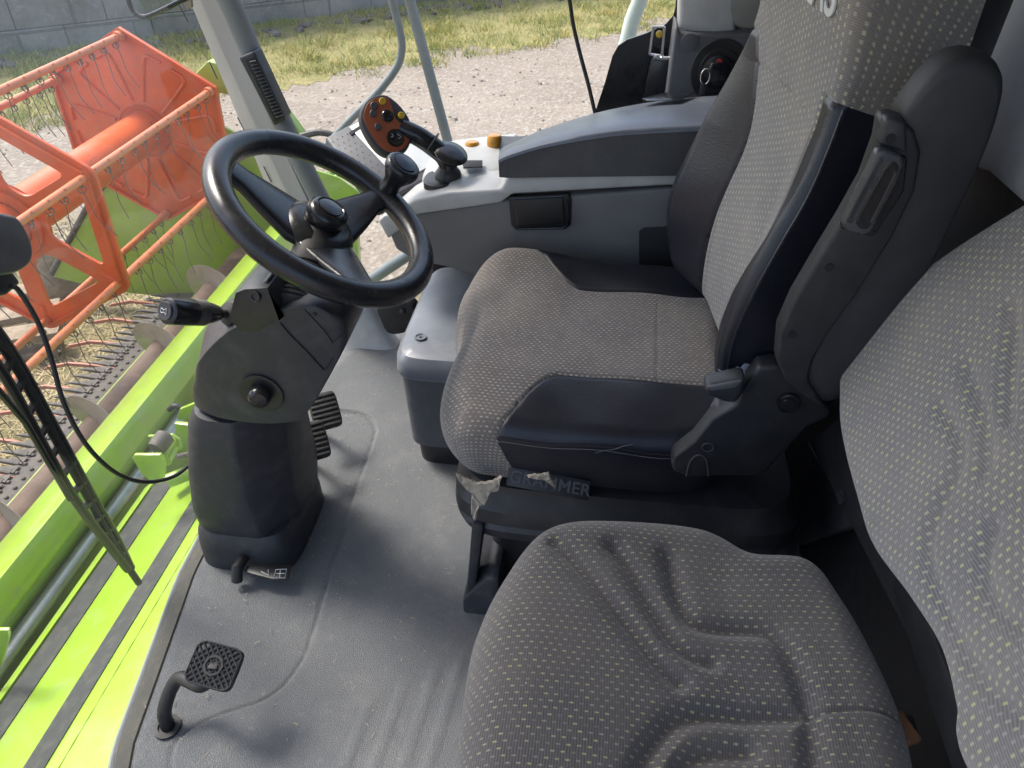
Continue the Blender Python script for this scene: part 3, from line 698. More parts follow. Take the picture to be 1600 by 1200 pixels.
# windscreen: curved and leaning outward, side glass
EDGE = [(-.05, -.55), (.3, -.69), (.62, -.80), (1.0, -.865), (1.3, -.88), (1.6, -.85), (1.85, -.775), (2.0, -.70)]
def edgex(y):
    ys_ = [e[0] for e in EDGE]; return float(np.interp(y, ys_, [e[1] for e in EDGE]))
def ws(y, z): return V(edgex(y)-.012-(z*.27 if z > 0 else z*.10)-.02*math.sin(max(0, min(1, z/1.7))*math.pi), y+(0 if y < 1.8 else z*.02), z)
b = MB(); ny, nz = 40, 20; vs = [ws(-.05+2.03*i/ny, -.35+2.05*j/nz) for i in range(ny+1) for j in range(nz+1)]
b.poly(vs, [(i*(nz+1)+j, (i+1)*(nz+1)+j, (i+1)*(nz+1)+j+1, i*(nz+1)+j+1) for i in range(ny) for j in range(nz)])
b.build('windscreen', M['windscreen'], cab, ang=80, normals=False)
b = MB(); b.poly([V(-.70, 2.045, .0), V(.22, 2.045, .0), V(.22, 2.045, 1.7), V(-1.15, 2.045, 1.7)], [(0, 1, 2, 3)]); b.build('side_window', M['side_glass'], cab)
# floor lip seal along the windscreen
b = MB(); b.tube([V(edgex(y)-.006, y, -.024) for y in np.linspace(0, 1.98, 60)], .006, 8); b.build('windscreen_seal', M['rubber_grey'], cab)

b = MB(); ysq = np.linspace(0, 1.96, 80)
b.loft([[V(edgex(y)+.002, y, -.017), V(edgex(y)+.004, y, -.012), V(edgex(y)+.020, y, -.004), V(edgex(y)+.036, y, .001), V(edgex(y)+.040, y, -.004), V(edgex(y)+.02, y, -.03)] for y in ysq]); b.build('edge_strip', M['edge_strip'], cab, ang=60)
b = MB(); b.box((.10, 2.02, .28), (1.25, .04, .56), bev=.01); b.build('side_sill', M['plastic_black'], cab)
# right rear corner: black glass border, latch, pillar, ignition panel
b = MB(); bp = [at(x_, y_, y=2.03) for x_, y_ in ((925, 190), (945, 130), (957, 88), (966, 72), (980, 62), (1010, 52), (1040, 38), (1052, 25), (1056, 10), (1058, -80), (1090, -80), (1090, 200), (925, 200))]
b.prism(bp, (0, .008, 0)); b.build('window_border', M['plastic_gloss'], cab)
b = MB(); 
for q in (((1021, 42), (1015, 85)), ((1038, 42), (1034, 88)), ((1021, 42), (1038, 42)), ((1015, 85), (1036, 88))): b.tube([at(*q[0], y=1.99), at(*q[1], y=1.99)], .0035, 6)
b.lathe([(.012, 0), (.012, .02)], at(1026, 92, y=2.0), (0, -1, 0), 14); b.tube([at(1026, 92, y=1.985), at(1055, 92, y=1.985)], .006, 8)
b.tube([at(1024, 90, y=1.985), at(1018, 120, y=1.985), at(1008, 160, y=1.985)], .005, 8)
lt = b.build('window_latch', M['chrome'], cab)
b = MB(); b.prism([at(x_, y_, y=1.975) for x_, y_ in ((1018, 92), (1050, 96), (1040, 170), (1005, 170), (1010, 130))], (0, .02, 0), .005); b.build('latch_body', M['plastic_gloss'], lt)
b = MB(); b.lathe([(.008, 0), (.008, .006), (.004, .008)], at(1030, 53, y=1.99), (0, -1, 0), 10); b.build('latch_screw', M['button_yellow'], lt)
# rear right pillar
b = MB(); b.prism([at(x_, y_, y=1.93) for x_, y_ in ((1064, -80), (1060, 56), (1090, 60), (1150, 60), (1150, -80))], (0, .10, 0), .012, 3); b.build('rear_pillar', M['plastic_light'], cab)
b = MB(); b.prism([at(x_, y_, y=1.93) for x_, y_ in ((1136, -80), (1132, 20), (1140, 38), (1160, 48), (1260, 55), (1260, -80))], (0, .06, 0), .02, 3); b.build('headliner_pad', M['headliner'], cab)
# ignition panel
ip = MB(); ip.prism([at(x_, y_, y=1.90) for x_, y_ in ((1056, 40), (1064, 52), (1120, 54), (1200, 48), (1260, 60), (1240, 250), (1030, 250), (1040, 160))], (0, .12, 0), .010, 3)
ip = ip.build('ignition_panel', M['plastic_grey'], cab)
b = MB(); c = at(1124, 112, y=1.895); b.lathe([(.066, 0), (.064, .002), (.048, .001), (.046, .004)], c, (0, -1, 0), 40, sx=1.1); b.build('switch_recess', M['plastic_black'], ip)
b = MB(); c = at(1077, 66, y=1.897); b.lathe([(.020, 0), (.020, .003), (.017, .004)], c, (0, -1, 0), 28); b.build('blank_plug', M['plastic_grey'], ip)
ig = MB(); c = at(1121, 112, y=1.885); ig.lathe([(.037, 0), (.036, .010), (.026, .012), (.024, .018), (.016, .02)], c, (0, -1, 0), 32); ig = ig.build('ignition_switch', M['plastic_gloss'], ip)
b = MB(); b.lathe([(.007, 0), (.007, .0015)], at(1124, 97, y=1.871), (0, -1, 0), 14); b.build('switch_mark', M['red_print'], ip)
b = MB()
for p_ in ((1131, 106), (1131, 117), (1124, 128)):
    for a_ in range(8):
        pass
    cc = at(*p_, y=1.871); b.tube([cc+V(.0045*math.cos(t), 0, .0045*math.sin(t)) for t in np.linspace(0, 2*math.pi, 10)], .0009, 4)
b.build('switch_print', M['white_print'], ip)
ky = thing('ignition_key', 'key with black head and steel ring hanging from the ignition switch', 'key', tuple(at(1110, 110, y=1.86)))
b = MB(); b.box(at(1112, 104, y=1.855), (.012, .03, .022), Matrix.Rotation(.3, 3, 'Y'), bev=.004, seg=3); b.lathe([(.008, 0), (.006, .02)], at(1118, 108, y=1.88), (0, -1, 0), 12); b.build('key_head', M['plastic_gloss'], ky)
b = MB(); cc = at(1102, 120, y=1.85); b.tube([cc+V(.010*math.cos(t), .002, .017*math.sin(t)) for t in np.linspace(0, 2*math.pi, 20)], .0013, 5); b.build('key_ring', M['chrome'], ky)
b = MB(); b.prism([at(x_, y_, y=1.85) for x_, y_ in ((1095, 131), (1103, 131), (1101, 160), (1090, 158))], (0, .003, 0), .001); b.build('key_tag', M['leather'], ky)

# ------------------------------------------------------------------ floor
pad = [at(x_, y_, z=0) for x_, y_ in ((490, 640), (548, 645), (574, 652), (586, 668), (583, 690), (560, 755), (530, 850), (505, 935), (484, 1005), (468, 1040), (440, 1075), (405, 1097), (360, 1112), (320, 1128), (285, 1150), (270, 1175), (262, 1260))]
pc = np.array([(p.x, p.y) for p in crom(pad, 5)])
def sdist(X, Y, pts):
    P_ = np.stack([X.ravel(), Y.ravel()], 1); best = np.full(len(P_), 9.0); side = np.zeros(len(P_))
    for i in range(len(pts)-1):
        a, b_ = pts[i], pts[i+1]; ab = b_-a; L2 = ab@ab+1e-12
        if L2 < 1e-10: continue
        t = np.clip(((P_-a)@ab)/L2, 0, 1); d = P_-(a+t[:, None]*ab); dd = np.hypot(d[:, 0], d[:, 1]); s_ = np.sign(ab[0]*d[:, 1]-ab[1]*d[:, 0])
        m = dd < best; best[m] = dd[m]; side[m] = s_[m]
    return best.reshape(X.shape), side.reshape(X.shape)
ys_ = np.linspace(-.1, 2.02, 560); nx = 300
ex_ = np.interp(ys_, [e[0] for e in EDGE], [e[1] for e in EDGE])
T_ = np.linspace(0, 1, nx)
X = ex_[:, None]+(.62-ex_)[:, None]*T_[None, :]; Y = np.repeat(ys_[:, None], nx, 1)
D, sd_ = sdist(X, Y, pc)
Z = np.zeros_like(X); inside = sd_*np.where(np.ones_like(X) > 0, 1, 1)
side0 = np.sign(sdist(np.array([[-.5]]), np.array([[.9]]), pc)[1][0, 0]); reg = (sd_ == side0)
Z += .006/(1+np.exp(-np.where(reg, 1, -1)*D/.0016))       # raised pad
Z -= .007*np.exp(-(D/.0032)**2)                               # groove beside it
de = X-ex_[:, None]; Z -= .018*np.clip(1-de/.055, 0, 1)**1.5
for xc_ in (-.365, -.315, -.265, -.222):
    y_end = {-.365: .75, -.315: .79, -.265: .83, -.222: .86}[xc_]
    Z += .0018*(1/(1+np.exp(-np.clip((.0095-np.abs(X-xc_-(Y-.7)*.10))/.0007, -30, 30))))*(Y < y_end-.08*0)*1.0
co = np.stack([X, Y, Z], -1).reshape(-1, 3); i_ = np.arange(X.size).reshape(X.shape)
fc = np.stack([i_[:-1, :-1], i_[:-1, 1:], i_[1:, 1:], i_[1:, :-1]], -1).reshape(-1, 4)
tag(npmesh('floor', co, fc, M['floor']), 'grey rubber mat with worn leather grain', None, kind='structure')
n_ = 150; P_c = []
for _ in range(n_):
    if random.random() < .55: x, y = random.uniform(-.78, -.25), random.uniform(.55, 1.9)
    else: q = random.choice(((-.62, .70), (-.60, 1.25), (-.45, 1.35), (-.28, .95), (-.70, .95))); x, y = q[0]+random.gauss(0, .06), q[1]+random.gauss(0, .08)
    P_c.append((x, y))
b = MB()
for x, y in P_c:
    a = random.uniform(0, 6.3); L_ = random.uniform(.001, .006); w_ = random.uniform(.0004, .0010); c = V(x, y, .0062); d = V(math.cos(a), math.sin(a), random.uniform(0, .2))*L_; n2_ = V(-math.sin(a), math.cos(a), 0)*w_
    b.poly([c-d-n2_, c+d-n2_, c+d+n2_, c-d+n2_, c-d-n2_+V(0, 0, w_), c+d-n2_+V(0, 0, w_), c+d+n2_+V(0, 0, w_), c-d+n2_+V(0, 0, w_)], [(4, 5, 6, 7), (0, 1, 5, 4), (1, 2, 6, 5), (2, 3, 7, 6), (3, 0, 4, 7)])
tag(b.build('chaff', M['chaff'], ang=10), 'bits of chaff and grit scattered on the rubber floor mat', 'chaff', kind='stuff')
b = MB(); b.box((-.05, 1.0, -.11), (1.3, 2.1, .14)); b.build('floor_pan', M['plastic_black'], cab)

# ------------------------------------------------------------------ steering column
WC = V(-.498, 1.2525, .747); WT = .589; WN = V(math.sin(WT), 0, math.cos(WT))
WX = V(math.cos(WT), 0, -math.sin(WT)); WY = V(0, 1, 0)
sc = thing('steering_column', 'dark grey steering column with leather wheel standing on the cab floor', 'steering column', (-.70, 1.15, 0))
def csec(cx, cy, z, a, b_, tilt=0, e=4.5, skew=0): return rsec((cx, cy, z), (math.cos(tilt), 0, -math.sin(tilt)), (0, 1, 0), a, b_, e, 48)
b = MB(); b.loft([csec(-.722, 1.15, -.006, .113, .135), csec(-.722, 1.15, .055, .112, .134), csec(-.722, 1.15, .085, .108, .130), csec(-.722, 1.15, .10, .10, .12)]); b.build('column_base', M['plastic_dark'], sc)
low = [(-.722, .085, .110, .125), (-.724, .10, .116, .132), (-.724, .14, .118, .135), (-.718, .22, .112, .128), (-.708, .30, .105, .118), (-.699, .36, .099, .112), (-.690, .395, .088, .103)]
b = MB()
def facet(cx, z, a, d):
    # cut-corner section: chamfered towards +x,-y and rounded
    tt = .52-.35*min(1, max(0, (z-.1)/.32)); pts = [(-1, .0), (-1, -.22), (-.97, -.46), (-.90, -.66), (-.79, -.81), (-.63, -.92), (-.42, -.985), (-.15, -1), (tt*.5, -1), (tt-.05, -.995), (tt+.02, -.96), (.97, -.40), (1.0, -.33), (1.0, .5), (.85, .9), (.6, 1), (-.6, 1), (-.88, .92), (-1, .6)]
    base = [V(cx+p[0]*a, 1.16+p[1]*d, z) for p in pts]
    return base
b.loft([facet(cx, z, a, d) for cx, z, a, d in low])
b.build('lower_cover', M['plastic_dark'], sc, ang=45)
# upper cover: body leaning to the driver; outline in the XZ plane extruded across with rounded edges
upx = [(304, 592), (306, 572), (322, 548), (352, 520), (395, 497), (440, 483), (476, 478), (500, 484), (530, 502), (540, 518), (538, 542), (520, 578), (492, 628), (474, 652), (464, 660), (420, 664), (372, 660), (328, 650), (303, 634), (300, 612)]
cur = crom([at(x_, y_, y=1.06) for x_, y_ in upx], 3, True)
b = MB(); cen = sum(cur, V(0, 0, 0))/len(cur)
xs0, xs1 = min(p.x for p in cur), max(p.x for p in cur)
def yf(x):
    u = (x-(xs0*.42+xs1*.58))/((xs1-xs0)*.56); return 1.036+.038*min(1.2, abs(u))**2.6
def scl(f, dy=0, back=None): return [V(cen.x+(p.x-cen.x)*f-(.036*max(0, min(1, (cen.x-p.x)/.10)) if back else 0), back if back else yf(cen.x+(p.x-cen.x)*f)+dy, cen.z+(p.z-cen.z)*f-(.03*max(0, min(1, (cen.z-p.z)/.08))*max(0, min(1, (cen.x+.03-p.x)/.08)) if back else 0)) for p in cur]
def onup(px, py):
    y = 1.04
    for _ in range(6): p = at(px, py, y=y); y = yf(p.x)-.0012
    return p
cur[:] = crom([onup(x_, y_) for x_, y_ in upx], 3, True)
b.loft([scl(.12), scl(.35), scl(.6), scl(.8), scl(.92), scl(.98), scl(1.0, .003), scl(1.005, .012), scl(.99, back=1.17), scl(.93, back=1.20), scl(.8, back=1.21)]); uc = b.build('upper_cover', M['plastic_dark'], sc, ang=40)
# split line of the small front panel, and its screw
b = MB(); b.tube(crom([onup(x_, y_) for x_, y_ in ((438, 505), (455, 525), (480, 550), (500, 572), (508, 577), (520, 560))], 4), .0012, 5)
b.tube([onup(x_, y_) for x_, y_ in ((476, 484), (507, 517), (520, 536), (534, 522))], .0008, 5); b.lathe([(.004, 0), (.0035, .001)], onup(492, 491), (0, -1, 0), 10)
b.build('cover_joint', M['seam'], uc)
# round recess with stubby knob
kc = at(409, 614, y=1.035)
b = MB(); b.lathe([(.041, .0), (.041, .003), (.037, .004), (.028, .0015), (.002, .0012)], kc, (0, -1, 0), 40); b.build('knob_recess', M['plastic_black'], sc)
b = MB(); ax = V(.25, -1, .1).normalized(); kk = at(407, 614, y=1.033); b.lathe([(.021, 0), (.0205, .014), (.019, .021), (.014, .026), (.0, .027)], kk, ax, 28, cap=False); b.box(kk+ax*.012+V(0, 0, 0), (.030, .02, .012), Matrix.Rotation(.15, 3, 'Y'), bev=.004); b.build('tilt_knob', M['plastic_gloss'], sc)
# bellows under the wheel
b = MB(); B0 = at(456, 500, y=1.075); B1 = WC-WN*.03; axb = (B1-B0).normalized(); Lb = (B1-B0).length; prof = []
for k in range(10): 
    r_ = .060-.0012*k; h = .010+.0095*k; prof += [(r_-.007, h), (r_, h+.004), (r_, h+.008), (r_-.007, h+.0125)]
b.lathe([(.05, 0)]+prof+[(.036, .125), (.033, Lb)], B0, axb, 40); b.build('bellows', M['rubber'], sc)
# switch box left of the bellows
b = MB(); b.prism([at(x_, y_, y=1.034) for x_, y_ in ((368, 458), (382, 452), (418, 450), (428, 468), (436, 486), (436, 500), (440, 497), (402, 518), (380, 520), (358, 500))], (0, .12, 0), .006, 3)
b.prism([at(x_, y_, y=1.05) for x_, y_ in ((398, 450), (418, 436), (430, 470), (430, 500), (405, 500))], (0, .08, 0), .006, 3); sb = b.build('switch_box', M['plastic_black'], sc)
b = MB(); b.lathe([(.010, 0), (.009, .003), (.006, .003), (.0058, .001)], at(399, 463, y=1.032), (-.1, -1, .3), 18); b.build('box_plug', M['plastic_black'], sb)
# indicator stalk
s0, s1 = at(368, 491, y=1.08), at(262, 486, y=.965); sx_ = (s1-s0).normalized(); SL = (s1-s0).length
st = MB(); st.lathe([(.013, SL*.28), (.017, SL*.38), (.0205, SL*.52), (.0215, SL*.66), (.0225, SL*.68), (.0225, SL*.93), (.0215, SL*1.0), (.017, SL*1.02)], s0, sx_, 32)
st = st.build('stalk_grip', M['plastic_gloss'], sc)
b = MB(); 
for k, (r_, h_) in enumerate(((.030, -.02), (.029, -.005), (.026, .0), (.025, .01), (.021, .013), (.020, .022), (.016, .024), (.008, .026), (.007, SL*.30))): pass
b.lathe([(.030, -.02), (.029, -.002), (.025, .0), (.0245, .009), (.020, .011), (.0195, .019), (.014, .021), (.0075, .023), (.0075, SL*.30)], s0, sx_, 28); b.build('stalk_boot', M['rubber'], st)
b = MB(); b.lathe([(.0155, SL*1.0), (.0155, SL*1.035), (.0145, SL*1.045), (.010, SL*1.042), (.0001, SL*1.04)], s0, sx_, 28, cap=False); b.build('horn_button', M['plastic_dark'], st)
tip = s0+sx_*(SL*1.05); u_ = V(0, 0, 1); u_ = (u_-sx_*u_.dot(sx_)).normalized(); v_ = sx_.cross(u_)
b = MB(); hp = [(-.007, .003), (-.004, .003), (-.001, .001), (.004, .005), (.006, -.005), (.0, -.002), (-.004, -.004), (-.007, -.003), (-.007, .003)]
b.tube([tip+v_*-p[0]+u_*p[1] for p in hp], .0006, 4); b.build('horn_symbol', M['white_print'], st)
b = MB()
for k in range(9): b.lathe([(.0212, SL*.50+.0035*k), (.0222, SL*.50+.0035*k+.0012), (.0212, SL*.50+.0035*k+.0024)], s0, sx_, 28, cap=False)
b.build('grip_ring', M['rubber'], st)
# release pedal at the foot
b = MB(); b.tube([V(-.71, 1.03, .045), V(-.712, .985, .05), V(-.715, .975, .02)], .012, 12); fp_ = [at(x_, y_, z=.035) for x_, y_ in ((386, 886), (420, 886), (456, 885), (450, 908), (428, 908), (386, 897))]
b.prism(fp_, (0, 0, .006), .002); pl_ = b.build('release_pedal', M['plastic_black'], sc)
q = [at(x_, y_, z=.0425) for x_, y_ in ((431, 890), (448, 889), (445, 903), (428, 903))]
b = MB(); b.tube(q+[q[0]], .0009, 4); b.tube([at(432, 896, z=.0425), at(445, 896, z=.0425)], .0009, 4); b.tube([at(438, 891, z=.0425), at(437, 902, z=.0425)], .0009, 4); b.tube([at(408, 893, z=.0425), at(420, 899, z=.0425), at(419, 890, z=.0425)], .0009, 4); b.build('pedal_print', M['white_print'], pl_)

# the wheel (part) with rim sections, spokes, cap and spinner knob (sub-parts)
def wpt(r, a, h=0): return WC+WX*(r*math.cos(a))+WY*(r*math.sin(a))+WN*h
RW = .197
b = MB(); n = 160; m = 20; vs = []; 
for i in range(n):
    a = 2*math.pi*i/n
    # wrapped joints
    jn = min(abs(((math.degrees(a)-j+180) % 360)-180) for j in (10, 100, 150, 235, 262, 335)); rr = .0240-.0014*math.exp(-(jn/.9)**2)
    for k in range(m):
        t = 2*math.pi*k/m; bumpy = .0007*math.cos(t*2) ; vs.append(wpt(RW+(rr*1.0+bumpy)*math.cos(t), a, (rr*.96)*math.sin(t)))
b.poly(vs, [(i*m+k, ((i+1) % n)*m+k, ((i+1) % n)*m+(k+1) % m, i*m+(k+1) % m) for i in range(n) for k in range(m)])
wh = b.build('steering_wheel', M['wheel_leather'], sc, ang=60)
def spoke(a, w0, w1, name='spoke', rmax=.195, deep=.045):
    q = MB(); secs = []
    for r_, w_, h_, th in ((.0, w0*1.0, -deep, .016), (.05, w0, -deep+.004, .016), (.10, (w0*.55+w1*.45), -deep+.018, .014), (.15, w1, -.012, .012), (rmax, w1*.95, -.001, .013)):
        c = wpt(r_, a, h_); sd__ = (WX*(-math.sin(a))+WY*math.cos(a))
        secs.append(rsec(c, sd__, WN, w_, th, 2.8, 24))
    q.loft(secs); return q.build(name, M['wheel_leather'], wh, ang=50)
hubpx = proj_hub = None
for a_, w0, w1 in ((rad(192), .060, .030), (rad(70), .052, .027), (rad(-48), .058, .033)): spoke(a_, w0, w1)
b = MB(); b.lathe([(.02, -.055), (.066, -.05), (.070, -.035), (.06, -.02), (.045, -.014)], WC, WN, 40); b.build('hub', M['wheel_leather'], wh)
b = MB(); b.lathe([(.033, -.02), (.037, -.012), (.039, .004), (.036, .014), (.030, .019), (.026, .0205), (.024, .018), (.0001, .0185)], WC, WN, 40, cap=False); hc = b.build('hub_cap', M['plastic_gloss'], wh)
b = MB(); b.lathe([(.022, .0188), (.0215, .0205), (.015, .0222), (.0001, .0228)], WC, WN, 32, cap=False); b.build('cap_badge', M['plastic_gloss'], hc)
# spinner knob
ka = rad(70); kb = wpt(RW, ka, .012)
b = MB(); b.lathe([(.020, 0), (.021, .012), (.019, .02), (.020, .030), (.028, .045), (.034, .056), (.036, .066), (.034, .074), (.027, .0785), (.024, .077), (.0001, .0775)], kb, WN+V(.05, -.10, 0), 36, cap=False); kn = b.build('spinner_knob', M['wheel_leather'], wh, ang=60)
b = MB(); b.lathe([(.023, .077), (.0225, .0795), (.014, .0812), (.0001, .082)], kb, WN+V(.05, -.10, 0), 32, cap=False); b.build('knob_cap', M['plastic_gloss'], kn)

# ------------------------------------------------------------------ pedals
def pedal(c, nrm, upd, w_, h_, name, label, rib=True, grp=None):
    t = thing(name, label, 'pedal', (c.x, c.y, 0), grp)
    nrm = nrm.normalized(); upd = (upd-nrm*upd.dot(nrm)).normalized(); sdv = upd.cross(nrm)
    q = MB(); pts = rsec(c, sdv, upd, w_, h_, 6, 28); q.prism(pts, nrm*.012, .003); pad_ = q.build('pad', M['rubber'], t)
    q = MB()
    if rib:
        for k in range(7):
            o = -h_*.8+h_*1.6*k/6; q.prism([c+nrm*.0122+upd*(o-.003)-sdv*w_*.9, c+nrm*.0122+upd*(o-.003)+sdv*w_*.9, c+nrm*.0122+upd*(o+.003)+sdv*w_*.9, c+nrm*.0122+upd*(o+.003)-sdv*w_*.9], nrm*.003, .0008)
    else:
        for k in range(-4, 5):
            for s_ in (-1, 1):
                a_, c_ = c+nrm*.0135+sdv*(k*.012-.035)+upd*(-h_*.92*1), c+nrm*.0135+sdv*(k*.012+.035)+upd*(h_*.92)
                if s_ < 0: a_, c_ = c+nrm*.0135+sdv*(k*.012+.035)+upd*(-h_*.92), c+nrm*.0135+sdv*(k*.012-.035)+upd*(h_*.92)
                def clipx(p, r):
                    d = (p-c).dot(sdv); e_ = w_*.92
                    if abs(d) > e_: f_ = (abs(d)-e_)/max(1e-6, abs((r-p).dot(sdv))); return p+(r-p)*min(1, f_)
                    return p
                a2, c2 = clipx(a_, c_), clipx(c_, a_)
                if (a2-c2).length > .012: q.tube([a2, c2], .0019, 5)
        q.tube([c+nrm*.0135+sdv*(w_*.96*math.copysign(min(1, abs(math.cos(a)*1.25)), math.cos(a)))+upd*(h_*.96*math.copysign(min(1, abs(math.sin(a)*1.25)), math.sin(a))) for a in np.linspace(0, 2*math.pi, 33)], .002, 5)
        q.lathe([(.018, .012), (.018, .0165), (.014, .0165), (.014, .013), (.0001, .013)], c, nrm, 8, cap=False)
        q.box(c+nrm*.0145, (.016, .014, .003), bev=.001)
    q.build('tread', M['rubber'], pad_); return t
pn = V(.42, -.15, .85)
for cpx, lab in (((508, 643), 'ribbed brake pedal, the farther of the pair right of the steering column'), ((489, 690), 'ribbed brake pedal half hidden behind the steering column')):
    c = at(*cpx, z=.12); t = pedal(c, V(.25, -.55, .8), V(-.35, .6, .6), .036, .048, 'brake_pedal', lab, True, 'brake pedals behind the steering column')
    q = MB(); q.tube([c-V(0, -.0, .01), c+V(-.03, .03, -.05), V(c.x-.06, c.y+.05, .0)], .011, 10); q.build('pedal_arm', M['plastic_black'], t)
c = at(338, 1042, z=.155); t = pedal(c, V(.05, -.40, .92), V(.12, .9, .3), .043, .036, 'foot_pedal', 'black foot pedal with crossed rubber tread on a bent arm near the windscreen', False)
q = MB(); foot = at(262, 1137, z=0); q.tube(crom([foot+V(0, 0, -.01), foot+V(.002, .01, .045), foot+V(.028, .04, .10), c+V(-.025, -.02, -.03), c+V(-.005, 0, -.008)], 6), .0125, 14); q.box(c+V(0, 0, -.006), (.05, .04, .014), bev=.004); q.build('pedal_arm', M['plastic_black'], t)
q = MB(); q.lathe([(.024, .0), (.024, .004), (.016, .005), (.016, .001)], foot+V(0, 0, .002), (0, 0, 1), 24); q.build('arm_gasket', M['rubber'], t)

# ------------------------------------------------------------------ storage box and bracket
bx = thing('storage_box', 'blue-grey lidded box with round lock beside the driver seat', 'storage box', (-.30, 1.6, 0))
def bsec(z, g_=0, e=8): return rsec((-.275+0.0, 1.60, z), (1, 0, 0), (0, 1, 0), .172+g_, .225+g_, e, 56)
b = MB(); b.loft([bsec(.0, -.035), bsec(.06, -.030), bsec(.075, -.012), bsec(.26, -.004), bsec(.295, -.002)]); b.build('box_body', M['plastic_grey'], bx)
b = MB(); b.loft([bsec(-.002, -.028), bsec(.065, -.024), bsec(.07, -.03)]); b.build('box_foot', M['plastic_black'], bx)
b = MB(); b.loft([bsec(.288, .002), bsec(.296, .005), bsec(.325, .003), bsec(.343, -.008), bsec(.350, -.026), bsec(.3505, -.15)]); b.build('lid', M['box_grey'], bx)
b = MB(); c = at(657, 527, z=.3525); b.lathe([(.014, 0), (.014, .0025), (.011, .0025), (.010, .0005), (.004, .0005), (.0035, .002), (.0001, .002)], c, (0, 0, 1), 28); b.build('lock', M['box_grey'], bx)
b = MB(); b.box(c+V(0, 0, .0025), (.002, .007, .001)); b.build('keyhole', M['seam'], bx)
b = MB(); b.prism(crom([at(x_, y_, y=1.86) for x_, y_ in ((590, 480), (620, 470), (645, 480), (650, 500), (638, 518), (608, 522), (594, 500))], 4, True), (0, .05, 0), .006)
b.lathe([(.009, 0), (.009, .005), (.004, .008)], at(629, 487, y=1.856), (0, -1, 0), 12)
tag(b.build('cover_cap', M['plastic_black'], base=at(620, 500, y=1.87)), 'black rounded cap with a bolt between the pillar foot and the storage box', 'cover')
# ------------------------------------------------------------------ side console
cs = thing('side_console', 'grey side console with armrest, storage pocket and orange knobs right of the driver seat', 'console', (-.1, 1.8, 0))
YC, YD = 1.62, 2.0
def cp_(px, py, y=YC): return at(px, py, y=y)
# dark body
body = [cp_(603, 352), cp_(640, 335), cp_(780, 314), cp_(1068, 292), cp_(1140, 285), cp_(1140, 440), cp_(760, 440), cp_(700, 418), cp_(648, 408), cp_(618, 390)]
b = MB(); b.prism(body, (0, YD-YC, 0), .008, 3); b.build('lower_body', M['console_dark'], cs)
b = MB(); b.prism([cp_(998, 362, 1.617), cp_(1006, 356, 1.617), cp_(1140, 350, 1.617), cp_(1140, 440, 1.617), cp_(998, 440, 1.617)], (0, .02, 0), .004); b.build('notch_shade', M['seam'], cs)  # raised black slab standing in for the shade of a notch
# light front chamfer
b = MB(); b.prism([at(x_, y_, y=1.615) for x_, y_ in ((590, 345), (600, 336), (640, 333), (652, 340), (606, 374))], (0, .37, 0), .006, 3); b.build('front_cover', M['plastic_light'], cs)
# light deck: strip on the side and top surface rising toward the window
deck = [cp_(608, 333, 1.612), cp_(648, 312, 1.612), cp_(700, 300, 1.612), cp_(782, 296, 1.612), cp_(790, 284, 1.612), cp_(800, 276, 1.612), cp_(1140, 268, 1.612), cp_(1140, 286, 1.612), cp_(1066, 289, 1.612), cp_(800, 304, 1.612), cp_(782, 318, 1.612), cp_(650, 336, 1.612)]
b = MB(); b.prism(deck, (0, .12, 0), .007, 3); b.prism([cp_(608, 333, 1.73), cp_(648, 312, 1.70), cp_(700, 300, 1.70), cp_(786, 292, 1.70), cp_(786, 330, 1.70), cp_(650, 345, 1.70)], (0, .29, .03), .01, 3); b.prism([V(-.25, 1.7, .50), V(.30, 1.7, .50), V(.30, 1.7, .60), V(-.25, 1.7, .60)], (0, .3, 0), .005); b.build('upper_deck', M['plastic_light'], cs)
# raised dome round the lever
b = MB(); secs = []
c0 = at(725, 285, y=1.70)
for f_, h_ in ((1, -.03), (.98, .0), (.92, .012), (.82, .020), (.6, .026), (.3, .029)):
    secs.append(rsec(c0+V(0, .10, h_), (1, 0, .05), (0, 1, .1), .115*f_, .13*f_, 3.2, 40))
b.loft(secs); b.build('lever_surround', M['plastic_light'], cs)
b = MB(); b.prism([at(x_, y_, z=.668) for x_, y_ in ((722, 252), (754, 252), (754, 262), (724, 264))], (0, 0, .003), .001)
b.build('gate_slot', M['seam'], cs)
b = MB(); secs = []
for f_, h_ in ((1, -.01), (1, .006), (.9, .008)): secs.append(rsec(at(696, 282, y=1.70)+V(0, 0, h_), (1, 0, 0), (0, 1, 0), .05*f_, .055*f_, 2.6, 28))
b.loft(secs); b.build('lever_gate', M['plastic_black'], cs)
# back hump with two orange knobs
b = MB(); secs = []
for x, h_, w_ in ((-.42, .0, .05), (-.38, .03, .07), (-.30, .042, .085), (-.20, .042, .085), (-.14, .03, .075)):
    secs.append(rsec((x, 1.95, .553), (0, 1, 0), (0, 0, 1), w_, h_+.03, 2.8, 28))
b.loft(secs); b.build('rear_hump', M['plastic_light'], cs)
for px, py in ((773, 226), (738, 236)):
    c = at(px, py, y=1.86); b = MB(); b.lathe([(.019, -.004), (.020, .004), (.0175, .020), (.014, .024), (.0001, .025)], c, (0, .05, 1), 24, cap=False); kn_ = b.build('orange_knob', M['amber'], cs)
    b = MB(); b.lathe([(.021, -.012), (.021, -.003), (.018, -.002)], c, (0, .05, 1), 24); b.build('knob_collar', M['plastic_dark'], kn_)
